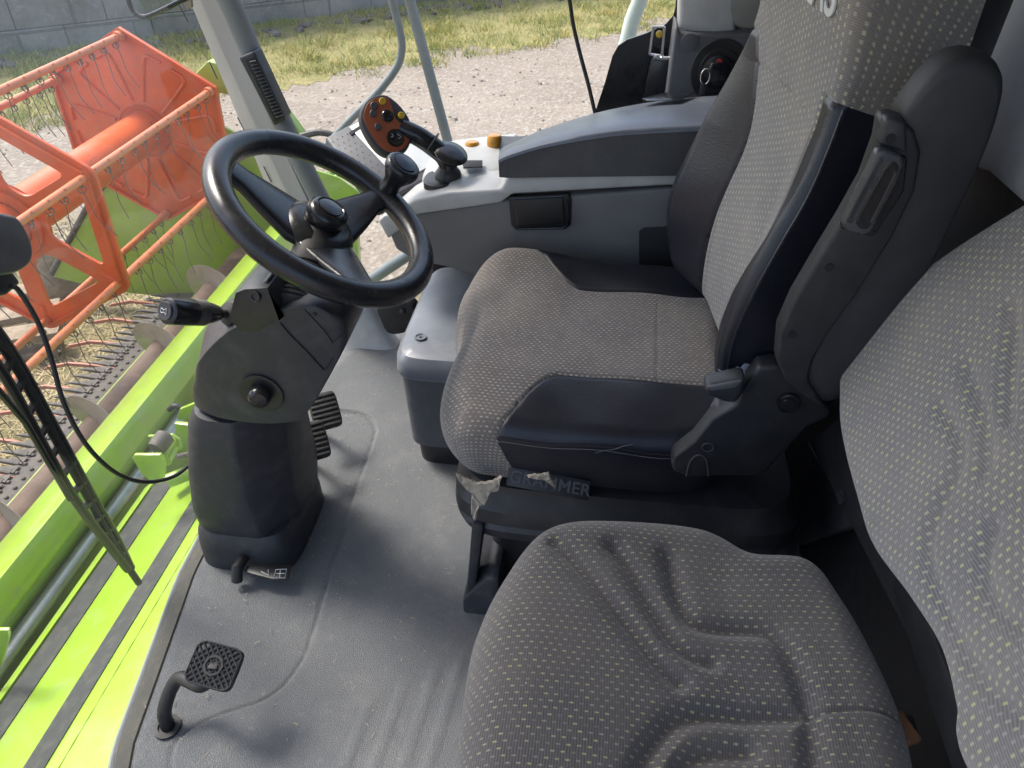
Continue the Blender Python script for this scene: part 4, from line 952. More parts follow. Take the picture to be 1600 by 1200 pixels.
# armrest: arched body with glossy top
def arm_top(x):   # (z of the near top edge, z of crown, near y, far y)
    t = (x+.245)/.50
    return t
xs_ = np.linspace(0, 1, 22); secs = []
near_top = [(779, 252), (800, 243), (860, 226), (950, 211), (1030, 205), (1110, 201), (1150, 199)]
near_bot = [(780, 277), (800, 278), (860, 277), (950, 276), (1030, 275), (1110, 274), (1150, 273)]
NT = crom([cp_(*p, 1.60) for p in near_top], 4); NB_ = crom([cp_(*p, 1.60) for p in near_bot], 4)
FT = crom([at(*p, y=1.84) for p in ((782, 236), (800, 226), (850, 204), (930, 179), (1010, 163), (1090, 154), (1150, 150))], 4)
b = MB(); secs = []
for k, (nt_, nb, ft) in enumerate(zip(NT, NB_, FT)):
    e_ = .0 if k else 0
    secs.append([nb, nt_, nt_*.985+ft*.015+V(0, 0, .004), nt_.lerp(ft, .25)+V(0, 0, .010), nt_.lerp(ft, .6)+V(0, 0, .010), ft, V(ft.x, ft.y+.02, nb.z), V(nb.x, nb.y+.04, nb.z-.0)])
b.loft(secs); ar = b.build('armrest_body', M['armrest_side'], cs, ang=30)
b = MB(); secs = []
for k, (nt_, ft) in enumerate(zip(NT, FT)):
    o = V(0, -.002, .0035)
    secs.append([nt_+o+V(0, -.002, -.006), nt_+o, nt_.lerp(ft, .03)+o+V(0, 0, .004), nt_.lerp(ft, .25)+V(0, 0, .0135), nt_.lerp(ft, .6)+V(0, 0, .0135), ft+V(0, .002, .003), ft+V(0, .006, -.01), nt_.lerp(ft, .5)+V(0, 0, -.005)])
b.loft(secs); b.build('armrest_pad', M['armrest_top'], ar, ang=50)
b = MB(); rc = [at(x_, y_, y=yy) for x_, y_, yy in ((1002, 163, 1.80), (1040, 154, 1.84), (1085, 153, 1.84), (1062, 166, 1.76), (1010, 167, 1.78))]
b.prism([p+V(0, 0, .012) for p in rc], (0, 0, .002), .001); b.build('tray_recess', M['plastic_gloss'], ar)
# pocket
b = MB(); pk = [at(x_, y_, y=1.613) for x_, y_ in ((794, 308), (888, 303), (893, 312), (892, 352), (884, 359), (806, 361), (798, 352))]
b.prism(pk, (0, .02, 0), .004, 3); pf = b.build('pocket_frame', M['plastic_black'], cs)
b = MB(); b.prism([at(x_, y_, y=1.609) for x_, y_ in ((802, 312), (880, 308), (883, 350), (808, 354))], (0, .01, 0), .004, 3); b.build('pocket_lid', M['plastic_black'], pf)
b = MB(); b.tube([at(804, 310.5, y=1.607), at(881, 306.5, y=1.607)], .003, 8); b.tube([at(887, 312, y=1.609), at(888, 350, y=1.609), at(880, 356, y=1.609), at(808, 358, y=1.609)], .0022, 8); b.build('pocket_lip', M['plastic_gloss'], pf)
# display terminal
tm_ = thing('display_terminal', 'grey display terminal with pale screen behind the control lever', 'display', tuple(at(590, 240, y=1.85)))
A, B_, C_ = at(507, 214, y=1.80), at(598, 166, y=1.95), at(700, 262, y=1.80)
nn = (B_-A).cross(C_-A).normalized()
dd_ = Fv*FPX + Rv*(590-800) - Uv*(322-600); D_ = EYE+dd_*((A-EYE).dot(nn)/dd_.dot(nn))
nn = (B_-A).cross(D_-A).normalized(); nn = -nn if nn.dot(EYE-A) < 0 else nn
b = MB(); b.prism([A, B_, C_, D_], -nn*.04, .008, 3); b.build('housing', M['plastic_grey'], tm_)
def q4(u, v_): return A.lerp(B_, u).lerp(D_.lerp(C_, u), v_)
b = MB(); b.prism([q4(.38, .04)+nn*.0003, q4(.97, .02)+nn*.0003, q4(.98, .88)+nn*.0003, q4(.40, .90)+nn*.0003], nn*.002, .0008); b.build('screen', M['screen'], tm_)
b = MB(); b.prism([q4(.32, .10), q4(.93, .06), q4(.93, .085), q4(.32, .14)], nn*.003); b.build('screen_slot', M['seam'], tm_)
b = MB()
for i in range(4):
    for j in range(12): 
        p = q4(.05+.08*i+(.04 if j % 2 else 0), .10+.07*j); b.lathe([(.0016, 0), (.0016, .0006)], p, nn, 6)
b.build('speaker_hole', M['seam'], tm_)
b = MB(); b.lathe([(.009, 0), (.009, .012), (.007, .013)], q4(.9, .97), nn, 18); b.build('rotary_knob', M['plastic_dark'], tm_)
# ------------------------------------------------------------------ control lever
jl = thing('control_lever', 'black multifunction lever with orange-brown keypad and round buttons', 'control lever', tuple(at(700, 275, y=1.70)))
fn = V(.45, -.72, .55).normalized()
fc_ = at(606, 196, y=1.665)
def fp3(px, py, h=0):
    d = Fv*FPX + Rv*(px-800) - Uv*(py-600); t = (fc_-EYE).dot(fn)/d.dot(fn); return EYE+d*t+fn*h
fo = [(590, 149), (604, 149), (620, 160), (633, 175), (641, 190), (644, 210), (639, 228), (628, 239), (612, 244), (596, 238), (581, 222), (569, 202), (563, 184), (567, 166), (577, 154)]
out3 = crom([fp3(*p) for p in fo], 4, True); cc = sum(out3, V(0, 0, 0))/len(out3)
b = MB(); b.loft([[cc+(p-cc)*.80-fn*.045 for p in out3], [cc+(p-cc)*.95-fn*.038 for p in out3], [cc+(p-cc)*1.03-fn*.018 for p in out3], [cc+(p-cc)*1.0-fn*.002 for p in out3], [cc+(p-cc)*.965+fn*.0 for p in out3], [cc+(p-cc)*.5+fn*.0005 for p in out3]])
hd_ = b.build('lever_head', M['plastic_dark'], jl, ang=50)
b = MB(); fcx = crom([fp3(*p) for p in ((592, 153), (606, 154), (613, 170), (618, 185), (634, 201), (640, 214), (635, 228), (624, 236), (610, 238), (597, 232), (584, 217), (573, 198), (568, 182), (572, 166), (580, 157))], 4, True)
b.prism(fcx, fn*.0016, .0005, 1); b.build('keypad', M['joy_face'], hd_)
for px, py, r_, mt, hh in ((597, 159, .0075, 'button_yellow', .006), (626.5, 181, .0075, 'button_yellow', .006), (584, 166, .0085, 'button_grey', .005), (582.5, 178, .0078, 'button_grey', .005), (590, 199, .0075, 'button_grey', .005), (605, 182, .0135, 'plastic_gloss', .007), (617.5, 216, .0195, 'plastic_gloss', .007)):
    c = fp3(px, py, .0015); q = MB()
    if r_ > .018: q.lathe([(r_, 0), (r_, .003), (r_*.93, .006), (r_*.8, .0062), (r_*.55, .0035), (.0001, .0025)], c, fn, 32, cap=False)
    elif r_ > .013:
        q.lathe([(r_, 0), (r_, .003), (r_*.85, .005), (r_*.3, .003), (.0001, .003)], c, fn, 28, cap=False)
        uu = (V(0, 0, 1)-fn*fn.z).normalized(); vv_ = fn.cross(uu)
        for d in (uu, -uu, vv_, -vv_): q.lathe([(.004, .002), (.0035, .008), (.0001, .009)], c+d*.0085, fn, 10, cap=False)
    else: q.lathe([(r_, 0), (r_, hh*.7), (r_*.85, hh), (.0001, hh*.95)], c, fn, 22, cap=False)
    q.build('button', M[mt], hd_)
q = MB(); c = fp3(612, 213, .0052)
for cx_, cy_, r2_ in ((611, 213, .0035),): q.tube([fp3(cx_, cy_, .006)+(Rv*math.cos(a)+Uv*math.sin(a))*r2_ for a in np.linspace(0, 6.28, 12)], .0005, 4)
q.tube([fp3(620, 211, .006), fp3(627, 215, .006), fp3(621, 218, .006)], .0005, 4); q.tube([fp3(624, 208, .006), fp3(629, 211, .006)], .0005, 4); q.build('keypad_print', M['white_print'], hd_)
for px, py in ((597, 159), (626.5, 181)):
    q = MB(); q.tube([fp3(px, py, .0078)+(Rv*math.cos(a)+Uv*math.sin(a))*.003 for a in np.linspace(0, 5.2, 10)], .0004, 4); q.build('button_print', M['seam'], hd_)
b = MB(); j0 = cc-fn*.03+V(.025, .0, -.012); pth = crom([at(626, 200, y=1.69), at(655, 214, y=1.69), at(678, 230, y=1.70), at(694, 244, y=1.70), at(703, 262, y=1.70)], 6)
b.tube(pth, .0225, 24); b.build('lever_stem', M['plastic_gloss'], jl, ang=60)
b = MB(); c = at(697, 246, y=1.69); ax = V(.35, -.25, .9).normalized(); b.lathe([(.018, -.012), (.022, -.004), (.030, .004), (.038, .009), (.0405, .012), (.0395, .0145), (.02, .018), (.0001, .020)], at(702, 246, y=1.69), ax, 36, cap=False); b.build('hand_rest', M['plastic_gloss'], jl, ang=60)
b = MB(); b.lathe([(.030, -.03), (.032, -.01), (.030, .006), (.025, .012), (.02, .02)], at(700, 272, y=1.70), V(0, 0, 1), 28); b.build('lever_base', M['plastic_black'], jl)
b = MB(); rr_ = at(676, 222, y=1.69); b.tube([rr_+(V(.6, 0, .8)*math.cos(t)+V(0, 1, 0)*math.sin(t))*.0232 for t in np.linspace(0, 6.283, 24)], .0022, 6); b.build('stem_ring', M['plastic_dark'], jl)

# ------------------------------------------------------------------ soft goods generator
def soft(ctrl, frame, T, r, rv, Hf, Df=None, nth=320, nrad=80, tuck=.01, regions=None, sidef=None):
    """rounded upholstered body: ctrl = outline in local (x,y); frame = (O, ex, ey, en).
    regions: list of (name, g(ux,uy,w)->signed) first region with g>0 wins; returns dict of meshes data"""
    pts = np.array([(p.x, p.y) for p in crom([(x, y, 0) for x, y in ctrl], 12, True)])
    cx, cy = (pts[:, 0].max()+pts[:, 0].min())/2, (pts[:, 1].max()+pts[:, 1].min())/2
    ang = np.unwrap(np.arctan2(pts[:, 1]-cy, pts[:, 0]-cx)); rd = np.hypot(pts[:, 0]-cx, pts[:, 1]-cy)
    if ang[-1] < ang[0]: ang = ang[::-1]; rd = rd[::-1]
    def R_(th):
        a0 = ang[0]; tt = (th-a0) % (2*np.pi)+a0; return np.interp(tt, np.append(ang, ang[0]+2*np.pi), np.append(rd, rd[0]))
    O, ex, ey, en = [np.array(v_) for v_ in frame]
    def surf(th, w_):
        R = R_(th); rr = r if np.isscalar(r) else r(np.cos(th), np.sin(th)); vv = rv if np.isscalar(rv) else rv(np.cos(th), np.sin(th))
        t1 = np.clip(w_/.6, 0, 1); a = np.clip((w_-.6)/.22, 0, 1)*np.pi/2; t3 = np.clip((w_-.82)/.18, 0, 1)
        ro = (R-rr)*t1+rr*np.sin(a)-tuck*t3**2; dz = -vv*(1-np.cos(a))-(T-vv)*t3
        arc = (R-rr)*t1+a*(rr+vv)/2+(T-vv)*t3
        x, y = cx+ro*np.cos(th), cy+ro*np.sin(th); ux, uy = cx+arc*np.cos(th), cy+arc*np.sin(th)
        dz = dz+Hf(x, y)*(1-.0*t3)
        if Df is not None: dz = dz+Df(x, y)*(1-t3)
        nx_ = np.zeros_like(dz)
        if sidef is not None: nx_ = sidef(x, y, dz, t3)*np.sin(a)
        P_ = O+np.outer(x+nx_*np.cos(th), ex)+np.outer(y+nx_*np.sin(th), ey)+np.outer(dz, en)
        return P_, ux, uy
    TH, W_ = np.meshgrid(np.arange(nth)*2*np.pi/nth, np.concatenate([np.linspace(.0002, .6, int(nrad*.62)), np.linspace(.6, .82, int(nrad*.2)+1)[1:], np.linspace(.82, 1, int(nrad*.2)+1)[1:]]), indexing='ij')
    sh = TH.shape; th, w_ = TH.ravel().copy(), W_.ravel().copy()
    if regions:
        for nm, gfun in regions:
            for it in range(2):
                _, ux, uy = surf(th, w_); g0 = gfun(ux, uy, w_)
                e1, e2 = 1e-3, 1e-3
                _, a1, a2 = surf(th+e1, w_); g1 = (gfun(a1, a2, w_)-g0)/e1
                _, a1, a2 = surf(th, w_+e2); g2 = (gfun(a1, a2, w_+e2)-g0)/e2
                s1_, s2_ = 2*np.pi/nth, 1.0/nrad
                G1, G2 = g1*s1_, g2*s2_; L2 = G1**2+G2**2+1e-12; k = -g0/L2
                m_ = np.hypot(k*G1, k*G2) < (.55 if it == 0 else .7)
                th = np.where(m_, th+k*G1*s1_, th); w_ = np.where(m_, np.clip(w_+k*G2*s2_, .0002, 1), w_)
    P_, ux, uy = surf(th, w_); nr = sh[1]; idx = np.arange(sh[0]*nr).reshape(sh); nx2 = np.roll(idx, -1, 0)
    f = np.stack([idx[:, :-1], nx2[:, :-1], nx2[:, 1:], idx[:, 1:]], -1).reshape(-1, 4)
    uv = np.stack([ux, uy], 1)
    if regions:
        fc2 = uv[f].mean(1); wc = w_[f].mean(1); reg = np.zeros(len(f), int)
        for n_, (nm, gfun) in enumerate(regions):
            reg = np.where((gfun(fc2[:, 0], fc2[:, 1], wc) > 0) & (reg == 0), n_+1, reg)
    else: reg = np.zeros(len(f), int)
    return P_, f, uv, reg, surf
def emit(name, P_, f, uv, mask, mat, parent, cap=None):
    ff = f[mask]; used = np.unique(ff); mp = -np.ones(len(P_), int); mp[used] = np.arange(len(used))
    return npmesh(name, P_[used], mp[ff], mat, parent=parent, uv=uv[used])
def gro(lines, depth, wid):
    segs = []
    for l in lines:
        q = np.array([(p.x, p.y) for p in crom([(x, y, 0) for x, y in l], 6)]); segs.append(q)
    def D(x, y):
        out = np.zeros_like(x)
        for q in segs:
            d, _ = sdist(x, y, q); out = np.minimum(out, -depth*np.exp(-(d/wid)**2))+0
        return out
    return D
def seam_on(surf, f_, n_, name, r_, mat, parent, off=.0008):
    pass

# ------------------------------------------------------------------ driver seat
ds = thing('driver_seat', 'driver seat with worn grey patterned cloth, black leather sides and torn front corner', 'seat', (0, 1.25, 0))
FR = (V(0, 1.25, .53), V(1, 0, 0), V(0, 1, 0), V(0, 0, 1))
oc = [(-.140, -.272), (.03, -.272), (.16, -.268), (.245, -.24), (.27, -.12), (.27, .0), (.27, .18), (.22, .27), (.10, .295), (-.02, .30), (-.14, .318), (-.225, .30), (-.275, .26), (-.295, .18), (-.284, .07), (-.262, -.02), (-.270, -.10), (-.262, -.20), (-.215, -.262)]
def Hc(x, y): return .028*np.clip((y-.12)/.18, 0, 1)**1.5-.030*np.clip((-y-.13)/.14, 0, 1)**1.3+.012*np.clip((-x-.05)/.2, 0, 1)-.045*np.clip((-x-.19)/.09, 0, 1)**2
def gnear(ux, uy, w_):
    # leather on the near side: below the curve y = c(x), behind the seam x = xs(y)
    c = np.where(ux > -.05, -.135+0*ux, -.135-(.145)*np.clip((-.05-ux)/.10, 0, 1.2)**1.6)
    g1 = c-uy; g2 = ux+.155+.0*uy; return np.minimum(g1, g2)
def gfar(ux, uy, w_):
    c = np.where(ux > -.03, .165, .165+.17*np.clip((-.03-ux)/.12, 0, 1.4)**1.5); g1 = uy-c; g2 = ux+.17; return np.minimum(g1, g2)
def Dc(x, y):
    d = -.0035*np.exp(-(gnear(x, y, 0)/.004)**2)-.0035*np.exp(-(gfar(x, y, 0)/.004)**2)-.0022*np.exp(-((x-.125-.03*(y+.0))/.0022)**2)*(np.abs(y) < .14)
    d += .0025*np.sin(x*34+y*9)*np.sin(y*27)*1.0
    return d
P_, f, uv, reg, sf = soft(oc, FR, .135, lambda c, s: .055-.025*np.clip(-s-.5, 0, .5)*2*(c > -.6), lambda c, s: .055-.03*np.clip(-s-.5, 0, .5)*2*(c > -.6), Hc, Dc, 420, 110, .02, [('near', gnear), ('far', gfar)])
dc = emit('seat_cushion', P_, f, uv, reg == 0, M['cloth_drv'], ds)
emit('side_bolster', P_, f, uv, reg == 1, M['leather'], ds); emit('side_bolster', P_, f, uv, reg == 2, M['leather'], ds)
# piping on the near edge
b = MB(); pts = []
for x in np.linspace(-.122, .25, 30):
    th = math.atan2(-.262, x+.0); p, _, _ = sf(np.array([th]), np.array([.79])); pts.append(V(*p[0])+V(0, -.001, .001))
b.tube(pts, .0028, 6); b.build('piping', M['leather'], dc)
b = MB(); b.tube([p+V(0, -.004, -.004) for p in pts], .0007, 4); b.build('stitching', simple('grey_thread', (.12, .12, .13), .8), dc)
# torn foam tongue at the front near corner and under the side
def rag(pxs, y=None, z=None, th=.006):
    q = MB(); pts_ = [at(*p, y=y) if y is not None else at(*p, z=z) for p in pxs]; q.prism(pts_, V(.002, -th, .001))
    bmesh.ops.triangulate(q.bm, faces=q.bm.faces[:]); bmesh.ops.subdivide_edges(q.bm, edges=q.bm.edges[:], cuts=3, use_grid_fill=True)
    r_ = random.Random(len(pts_)); cz = sum((p.z for p in pts_))/len(pts_)
    for v_ in q.bm.verts: v_.co += V(r_.uniform(-.0012, .0012), -.006*max(0, (cz-v_.co.z)/.03)**2*1.0+r_.uniform(-.0035, .002), r_.uniform(-.0014, .0014))
    return q
b = rag(((713, 738), (725, 743), (745, 752), (770, 750), (783, 742), (778, 762), (764, 768), (756, 782), (748, 782), (744, 798), (738, 792), (737, 768), (722, 756)), y=.955); b.build('torn_foam', M['foam'], dc, ang=50)
b = rag(((822, 742), (840, 740), (856, 738), (862, 750), (866, 757), (850, 748), (835, 746)), y=.945, th=.003); b.build('torn_foam', M['foam'], dc, ang=50)
b = MB(); b.tube(crom([at(*p, y=.975) for p in ((930, 708), (945, 704), (960, 702), (975, 697), (988, 694))], 4), .0009, 5); b.build('torn_edge', M['emboss'], dc)
# underside pan
b = MB(); b.box((0, 1.25, .385), (.44, .46, .05), bev=.02); b.build('seat_pan', M['plastic_black'], ds)

# backrest
LN = rad(3.5); YW = rad(7.5); BO = V(.238, 1.25, .575)       # the seat is swivelled a little
by_ = V(-math.sin(YW), math.cos(YW), 0); hf_ = V(math.cos(YW), math.sin(YW), 0)
bx_ = hf_*math.sin(LN)+V(0, 0, math.cos(LN)); bn_ = -hf_*math.cos(LN)+V(0, 0, math.sin(LN))
FB = (BO, bx_, by_, bn_)
ob = [(-.03, -.15), (-.02, -.225), (.06, -.252), (.22, -.248), (.38, -.226), (.47, -.208), (.56, -.205), (.72, -.20), (.82, -.17), (.86, 0), (.82, .17), (.72, .20), (.56, .215), (.47, .232), (.38, .25), (.22, .262), (.06, .258), (-.02, .225), (-.03, .15), (-.035, 0)]
def Hb(x, y):
    ay = np.abs(y); k = np.exp(-((x-.13)/.20)**2)
    return .045*k*np.clip((ay-.10)/.12, 0, 1)**1.5+.018*np.exp(-((x-.13)/.14)**2)+.020*np.clip((ay-.10)/.12, 0, 1)**1.5*np.clip((.5-x)/.2, 0, 1)+.03*np.clip((x-.42)/.25, 0, 1)*(1-np.clip((ay-.13)/.10, 0, 1)**2)
def gbol(sgn):
    def g(ux, uy, w_):
        a = uy*sgn; c = (.118 if sgn > 0 else .172)+(.075 if sgn > 0 else .0)*np.clip((ux-.28)/.20, 0, 1)**2.2+.012*np.cos(ux*9); top = (.465-.0*ux)-.06*np.clip(a-.24, 0, .2)
        return np.minimum(a-c, top-ux)
    return g
def Db(x, y): return -.004*np.exp(-(gbol(1)(x, y, 0)/.0045)**2)-.004*np.exp(-(gbol(-1)(x, y, 0)/.0045)**2)-.003*np.exp(-((x-.43+.25*y*y)/.003)**2)*np.clip((.17-np.abs(y))/.05, 0, 1)+.002*np.sin(x*24)*np.sin(y*21+x*9)
P_, f, uv, reg, sfb = soft(ob, FB, .15, lambda c, s: .034-.014*(s < -.5), lambda c, s: .034-.014*(s < -.5), Hb, Db, 420, 110, .004, [('near', gbol(-1)), ('far', gbol(1))])
bk = emit('backrest', P_, f, uv, reg == 0, M['cloth_back_drv'], ds)
emit('backrest_bolster', P_, f, uv, reg == 1, M['leather'], ds); emit('backrest_bolster', P_, f, uv, reg == 2, M['leather'], ds)
def onb(x, y, w_=None):   # point on the backrest front
    z = float(Hb(np.array([x]), np.array([y]))[0]+Db(np.array([x]), np.array([y]))[0]); return BO+bx_*x+by_*y+bn_*z
b = MB(); pts = []
for x in np.linspace(.0, .465, 30):
    th = math.atan2(-.255, x-.41); p, _, _ = sfb(np.array([th]), np.array([.79])); pts.append(V(*p[0]))
b.tube(pts, .0026, 6); b.build('piping', M['leather'], bk)
# rear shell
b = MB(); b.loft([[BO+bx_*x+by_*y-bn_*t for x, y in [(p[0]*1.0+.02*(1-s_), p[1]*s_) for p in ob]] for t, s_ in ((.140, .95), (.165, .94), (.19, .85))]); b.build('back_shell', M['seat_shell'], ds)
# lettering across the upper back
cu = bpy.data.curves.new('lettering', 'FONT'); cu.body = 'CLAAS'; cu.size = .085; cu.extrude = .0012; cu.align_x = 'CENTER'; cu.space_character = 1.02; cu.offset = .001
o = bpy.data.objects.new('tmp', cu); COL.objects.link(o); dg = bpy.context.evaluated_depsgraph_get(); me = bpy.data.meshes.new_from_object(o.evaluated_get(dg)); bpy.data.objects.remove(o); me.name = 'lettering'
for v_ in me.vertices:                      # lay the print on the curved cloth
    x_, y_, z_ = v_.co; v_.co = onb(.556+y_, -.03-x_)+bn_*(z_+.0025)
LET = link('lettering', me, M['white_print'], bk)

# hinge cover, lever, cap (near side)
b = MB(); hp_ = [(1052, 714), (1084, 690), (1112, 655), (1150, 634), (1166, 600), (1186, 574), (1216, 571), (1250, 592), (1300, 642), (1294, 655), (1262, 668), (1192, 744), (1078, 746), (1052, 738), (1048, 726)]
b.prism([at(x_, y_, y=.955) for x_, y_ in hp_], (0, .035, 0), .006, 3); hcv = b.build('hinge_cover', M['seat_shell'], ds)
b = MB(); b.prism([at(x_, y_, y=.975) for x_, y_ in ((1110, 652), (1122, 632), (1138, 634), (1150, 640), (1128, 662))], (0, .03, 0), .005); b.build('hinge_insert', M['plastic_grey'], hcv)
b = MB(); b.prism([at(x_, y_, y=.935) for x_, y_ in ((1100, 606), (1112, 602), (1150, 594), (1166, 592), (1160, 618), (1150, 632), (1134, 630), (1104, 620))], (0, .035, 0), .007, 3); lv = b.build('recline_lever', M['plastic_dark'], hcv)
b = MB(); b.prism([at(x_, y_, y=.933) for x_, y_ in ((1104, 605), (1118, 603), (1160, 595), (1150, 606), (1112, 612))], (0, .006, 0), .002); b.build('lever_top', M['plastic_grey'], lv)
c = at(1232, 628, y=.953); b = MB(); b.lathe([(.0175, 0), (.0175, .005), (.015, .006), (.0145, .004), (.010, .004), (.009, .0055), (.0001, .0055)], c, (0, -1, 0), 32, cap=False); b.build('pivot_cap', M['plastic_gloss'], hcv)
b = MB(); b.tube([at(1106, 699, y=.953)+V(.009*math.cos(t), 0, .009*math.sin(t)) for t in np.linspace(0, 6.283, 20)], .0008, 5)
b.tube(crom([at(*p, y=.953) for p in ((1072, 744), (1078, 722), (1090, 711), (1102, 716), (1106, 730), (1107, 744))], 4), .0012, 5); b.build('moulded_line', M['plastic_grey'], hcv)
# folded-up armrest along the backrest
am = MB(); pad_o = crom([at(x_, y_, y=.90) for x_, y_ in ((1408, 186), (1430, 145), (1458, 112), (1488, 90), (1520, 84), (1552, 92), (1569, 112), (1568, 145), (1545, 220), (1500, 320), (1445, 430), (1390, 530), (1335, 605), (1302, 630), (1276, 628), (1256, 600), (1264, 560), (1300, 500), (1360, 400), (1405, 300), (1424, 240))], 3, True)
pc_ = sum(pad_o, V(0, 0, 0))/len(pad_o)
def pads(f_, y): return [V(pc_.x+(p.x-pc_.x)*f_, y, pc_.z+(p.z-pc_.z)*f_) for p in pad_o]
am.loft([pads(.90, .893), pads(.96, .895), pads(.985, .903), pads(1.0, .915), pads(1.0, .935), pads(.95, .945)]); amo = am.build('armrest', M['armpad'], ds, ang=60)
b = MB(); ap = [(1378, 190), (1394, 182), (1412, 188), (1430, 206), (1440, 240), (1430, 300), (1395, 372), (1340, 460), (1296, 520), (1268, 566), (1262, 596), (1290, 640), (1262, 624), (1228, 598), (1214, 566), (1218, 520), (1240, 470), (1282, 400), (1316, 345), (1350, 285), (1372, 225)]
b.prism([at(x_, y_, y=.886) for x_, y_ in ap], (0, .035, 0), .006, 3); ab = b.build('armrest_bracket', M['seat_shell'], ds)
b = MB(); b.prism([at(x_, y_, y=.882) for x_, y_ in ((1370, 232), (1420, 246), (1414, 300), (1365, 372), (1312, 358), (1340, 300))], (0, .012, 0), .004, 3); hr = b.build('handle_recess', M['plastic_gloss'], ab)
b = MB(); b.prism([at(x_, y_, y=.868) for x_, y_ in ((1370, 236), (1384, 234), (1410, 244), (1413, 258), (1400, 290), (1362, 362), (1350, 370), (1322, 362), (1315, 350), (1330, 318), (1356, 268))], (0, .016, 0), .006, 4)
rh = b.build('release_handle', M['handle_grey'], ab)
def capsule(p0, p1, w0, w1, yy):
    q = []; dx, dy = p1[0]-p0[0], p1[1]-p0[1]; L_ = math.hypot(dx, dy); ux_, uy_ = dx/L_, dy/L_
    for k in range(13): a = math.pi/2+math.pi*k/12; q.append((p0[0]+w0*(math.cos(a)*ux_-math.sin(a)*uy_), p0[1]+w0*(math.cos(a)*uy_+math.sin(a)*ux_)))
    for k in range(13): a = -math.pi/2+math.pi*k/12; q.append((p1[0]+w1*(math.cos(a)*ux_-math.sin(a)*uy_), p1[1]+w1*(math.cos(a)*uy_+math.sin(a)*ux_)))
    return [at(*c_, y=yy) for c_ in q]
for p0_, p1_, w_, w2_ in (((1394, 262), (1350, 346), 10, 12), ((1376, 250), (1328, 344), 4, 5)):
    rim = capsule(p0_, p1_, w_, w2_, .8675); cc_ = sum(rim, V(0, 0, 0))/len(rim)
    b = MB(); b.loft([rim, [p.lerp(cc_, .12)+V(0, -.0015, 0) for p in rim], [p.lerp(cc_, .24)+V(0, .0, 0) for p in rim], [p.lerp(cc_, .6)+V(0, .0003, 0) for p in rim]]); b.build('finger_scoop', M['plastic_gloss'] if w_ > 6 else M['plastic_dark'], rh, ang=60)
b = MB(); b.prism([at(x_, y_, y=.880) for x_, y_ in ((1372, 226), (1384, 186), (1398, 184), (1416, 192), (1418, 240))], (0, .02, 0), .004, 3); b.build('bracket_head', M['plastic_dark'], ab)
for p in ((1392, 217), (1296, 418), (1238, 523)):
    b = MB(); b.lathe([(.0055, 0), (.0055, .001)], at(*p, y=.8795 if p[0] > 1390 else .8855), (0, -1, 0), 14); b.build('screw_hole', M['seam'], ab)
# seat base: two stacked trays, corner post, lower base
def tray(z, gx, x0=-.235, x1=.40, y0=.985, y1=1.50): return rsec(((x0+x1)/2, (y0+y1)/2, z), (1, 0, 0), (0, 1, 0), (x1-x0)/2+gx, (y1-y0)/2+gx, 7, 60)
b = MB(); b.loft([tray(.262, .006), tray(.268, .012), tray(.30, .010), tray(.318, -.004), tray(.345, -.012), tray(.36, -.06)]); b.build('upper_tray', M['seat_shell'], ds)
b = MB(); b.loft([tray(.215, -.012), tray(.222, .002), tray(.25, .010), tray(.260, .004)]); b.build('lower_tray', M['plastic_dark'], ds)
b = MB(); b.loft([tray(.0, -.05), tray(.215, -.05)]); b.build('suspension_cover', M['plastic_black'], ds)
b = MB(); b.prism([at(x_, y_, y=.975) for x_, y_ in ((737, 820), (756, 822), (742, 930), (728, 930))], (0, .05, 0), .006); b.prism([at(x_, y_, y=.965) for x_, y_ in ((722, 940), (734, 928), (760, 905), (780, 905), (780, 1040), (733, 1010), (722, 975))], (0, .5, 0), .01); b.build('base_frame', M['plastic_dark'], ds)
cu = bpy.data.curves.new('embossed_lettering', 'FONT'); cu.body = 'GRAMMER'; cu.size = .030; cu.extrude = .0012; cu.align_x = 'LEFT'; cu.space_character = 1.05; cu.offset = .0004
o = bpy.data.objects.new('tmp', cu); COL.objects.link(o); dg = bpy.context.evaluated_depsgraph_get(); me = bpy.data.meshes.new_from_object(o.evaluated_get(dg)); bpy.data.objects.remove(o); me.name = 'embossed_lettering'
p0, p1 = at(795, 752, y=.968), at(915, 775, y=.968); ax_ = (p1-p0).normalized(); me.transform(Matrix.Diagonal(((p1-p0).length/.138, 1, 1, 1)))
az_ = V(0, -.75, .66); az_ = (az_-ax_*az_.dot(ax_)).normalized(); ay_ = az_.cross(ax_); Mx = Matrix.Identity(4)
for i in range(3): Mx[i][0], Mx[i][1], Mx[i][2], Mx[i][3] = ax_[i], ay_[i], az_[i], p0[i]
me.transform(Mx); link('embossed_lettering', me, M['emboss'], ds)
b = MB(); b.prism([p0+ay_*-.008-ax_*.004-az_*.0005, p0+ax_*((p1-p0).length+.006)+ay_*-.008-az_*.0005, p0+ax_*((p1-p0).length+.006)+ay_*.028-az_*.0005, p0+ay_*.028-ax_*.004-az_*.0005], -az_*.02, .003); b.build('name_plate', M['seat_shell'], ds)
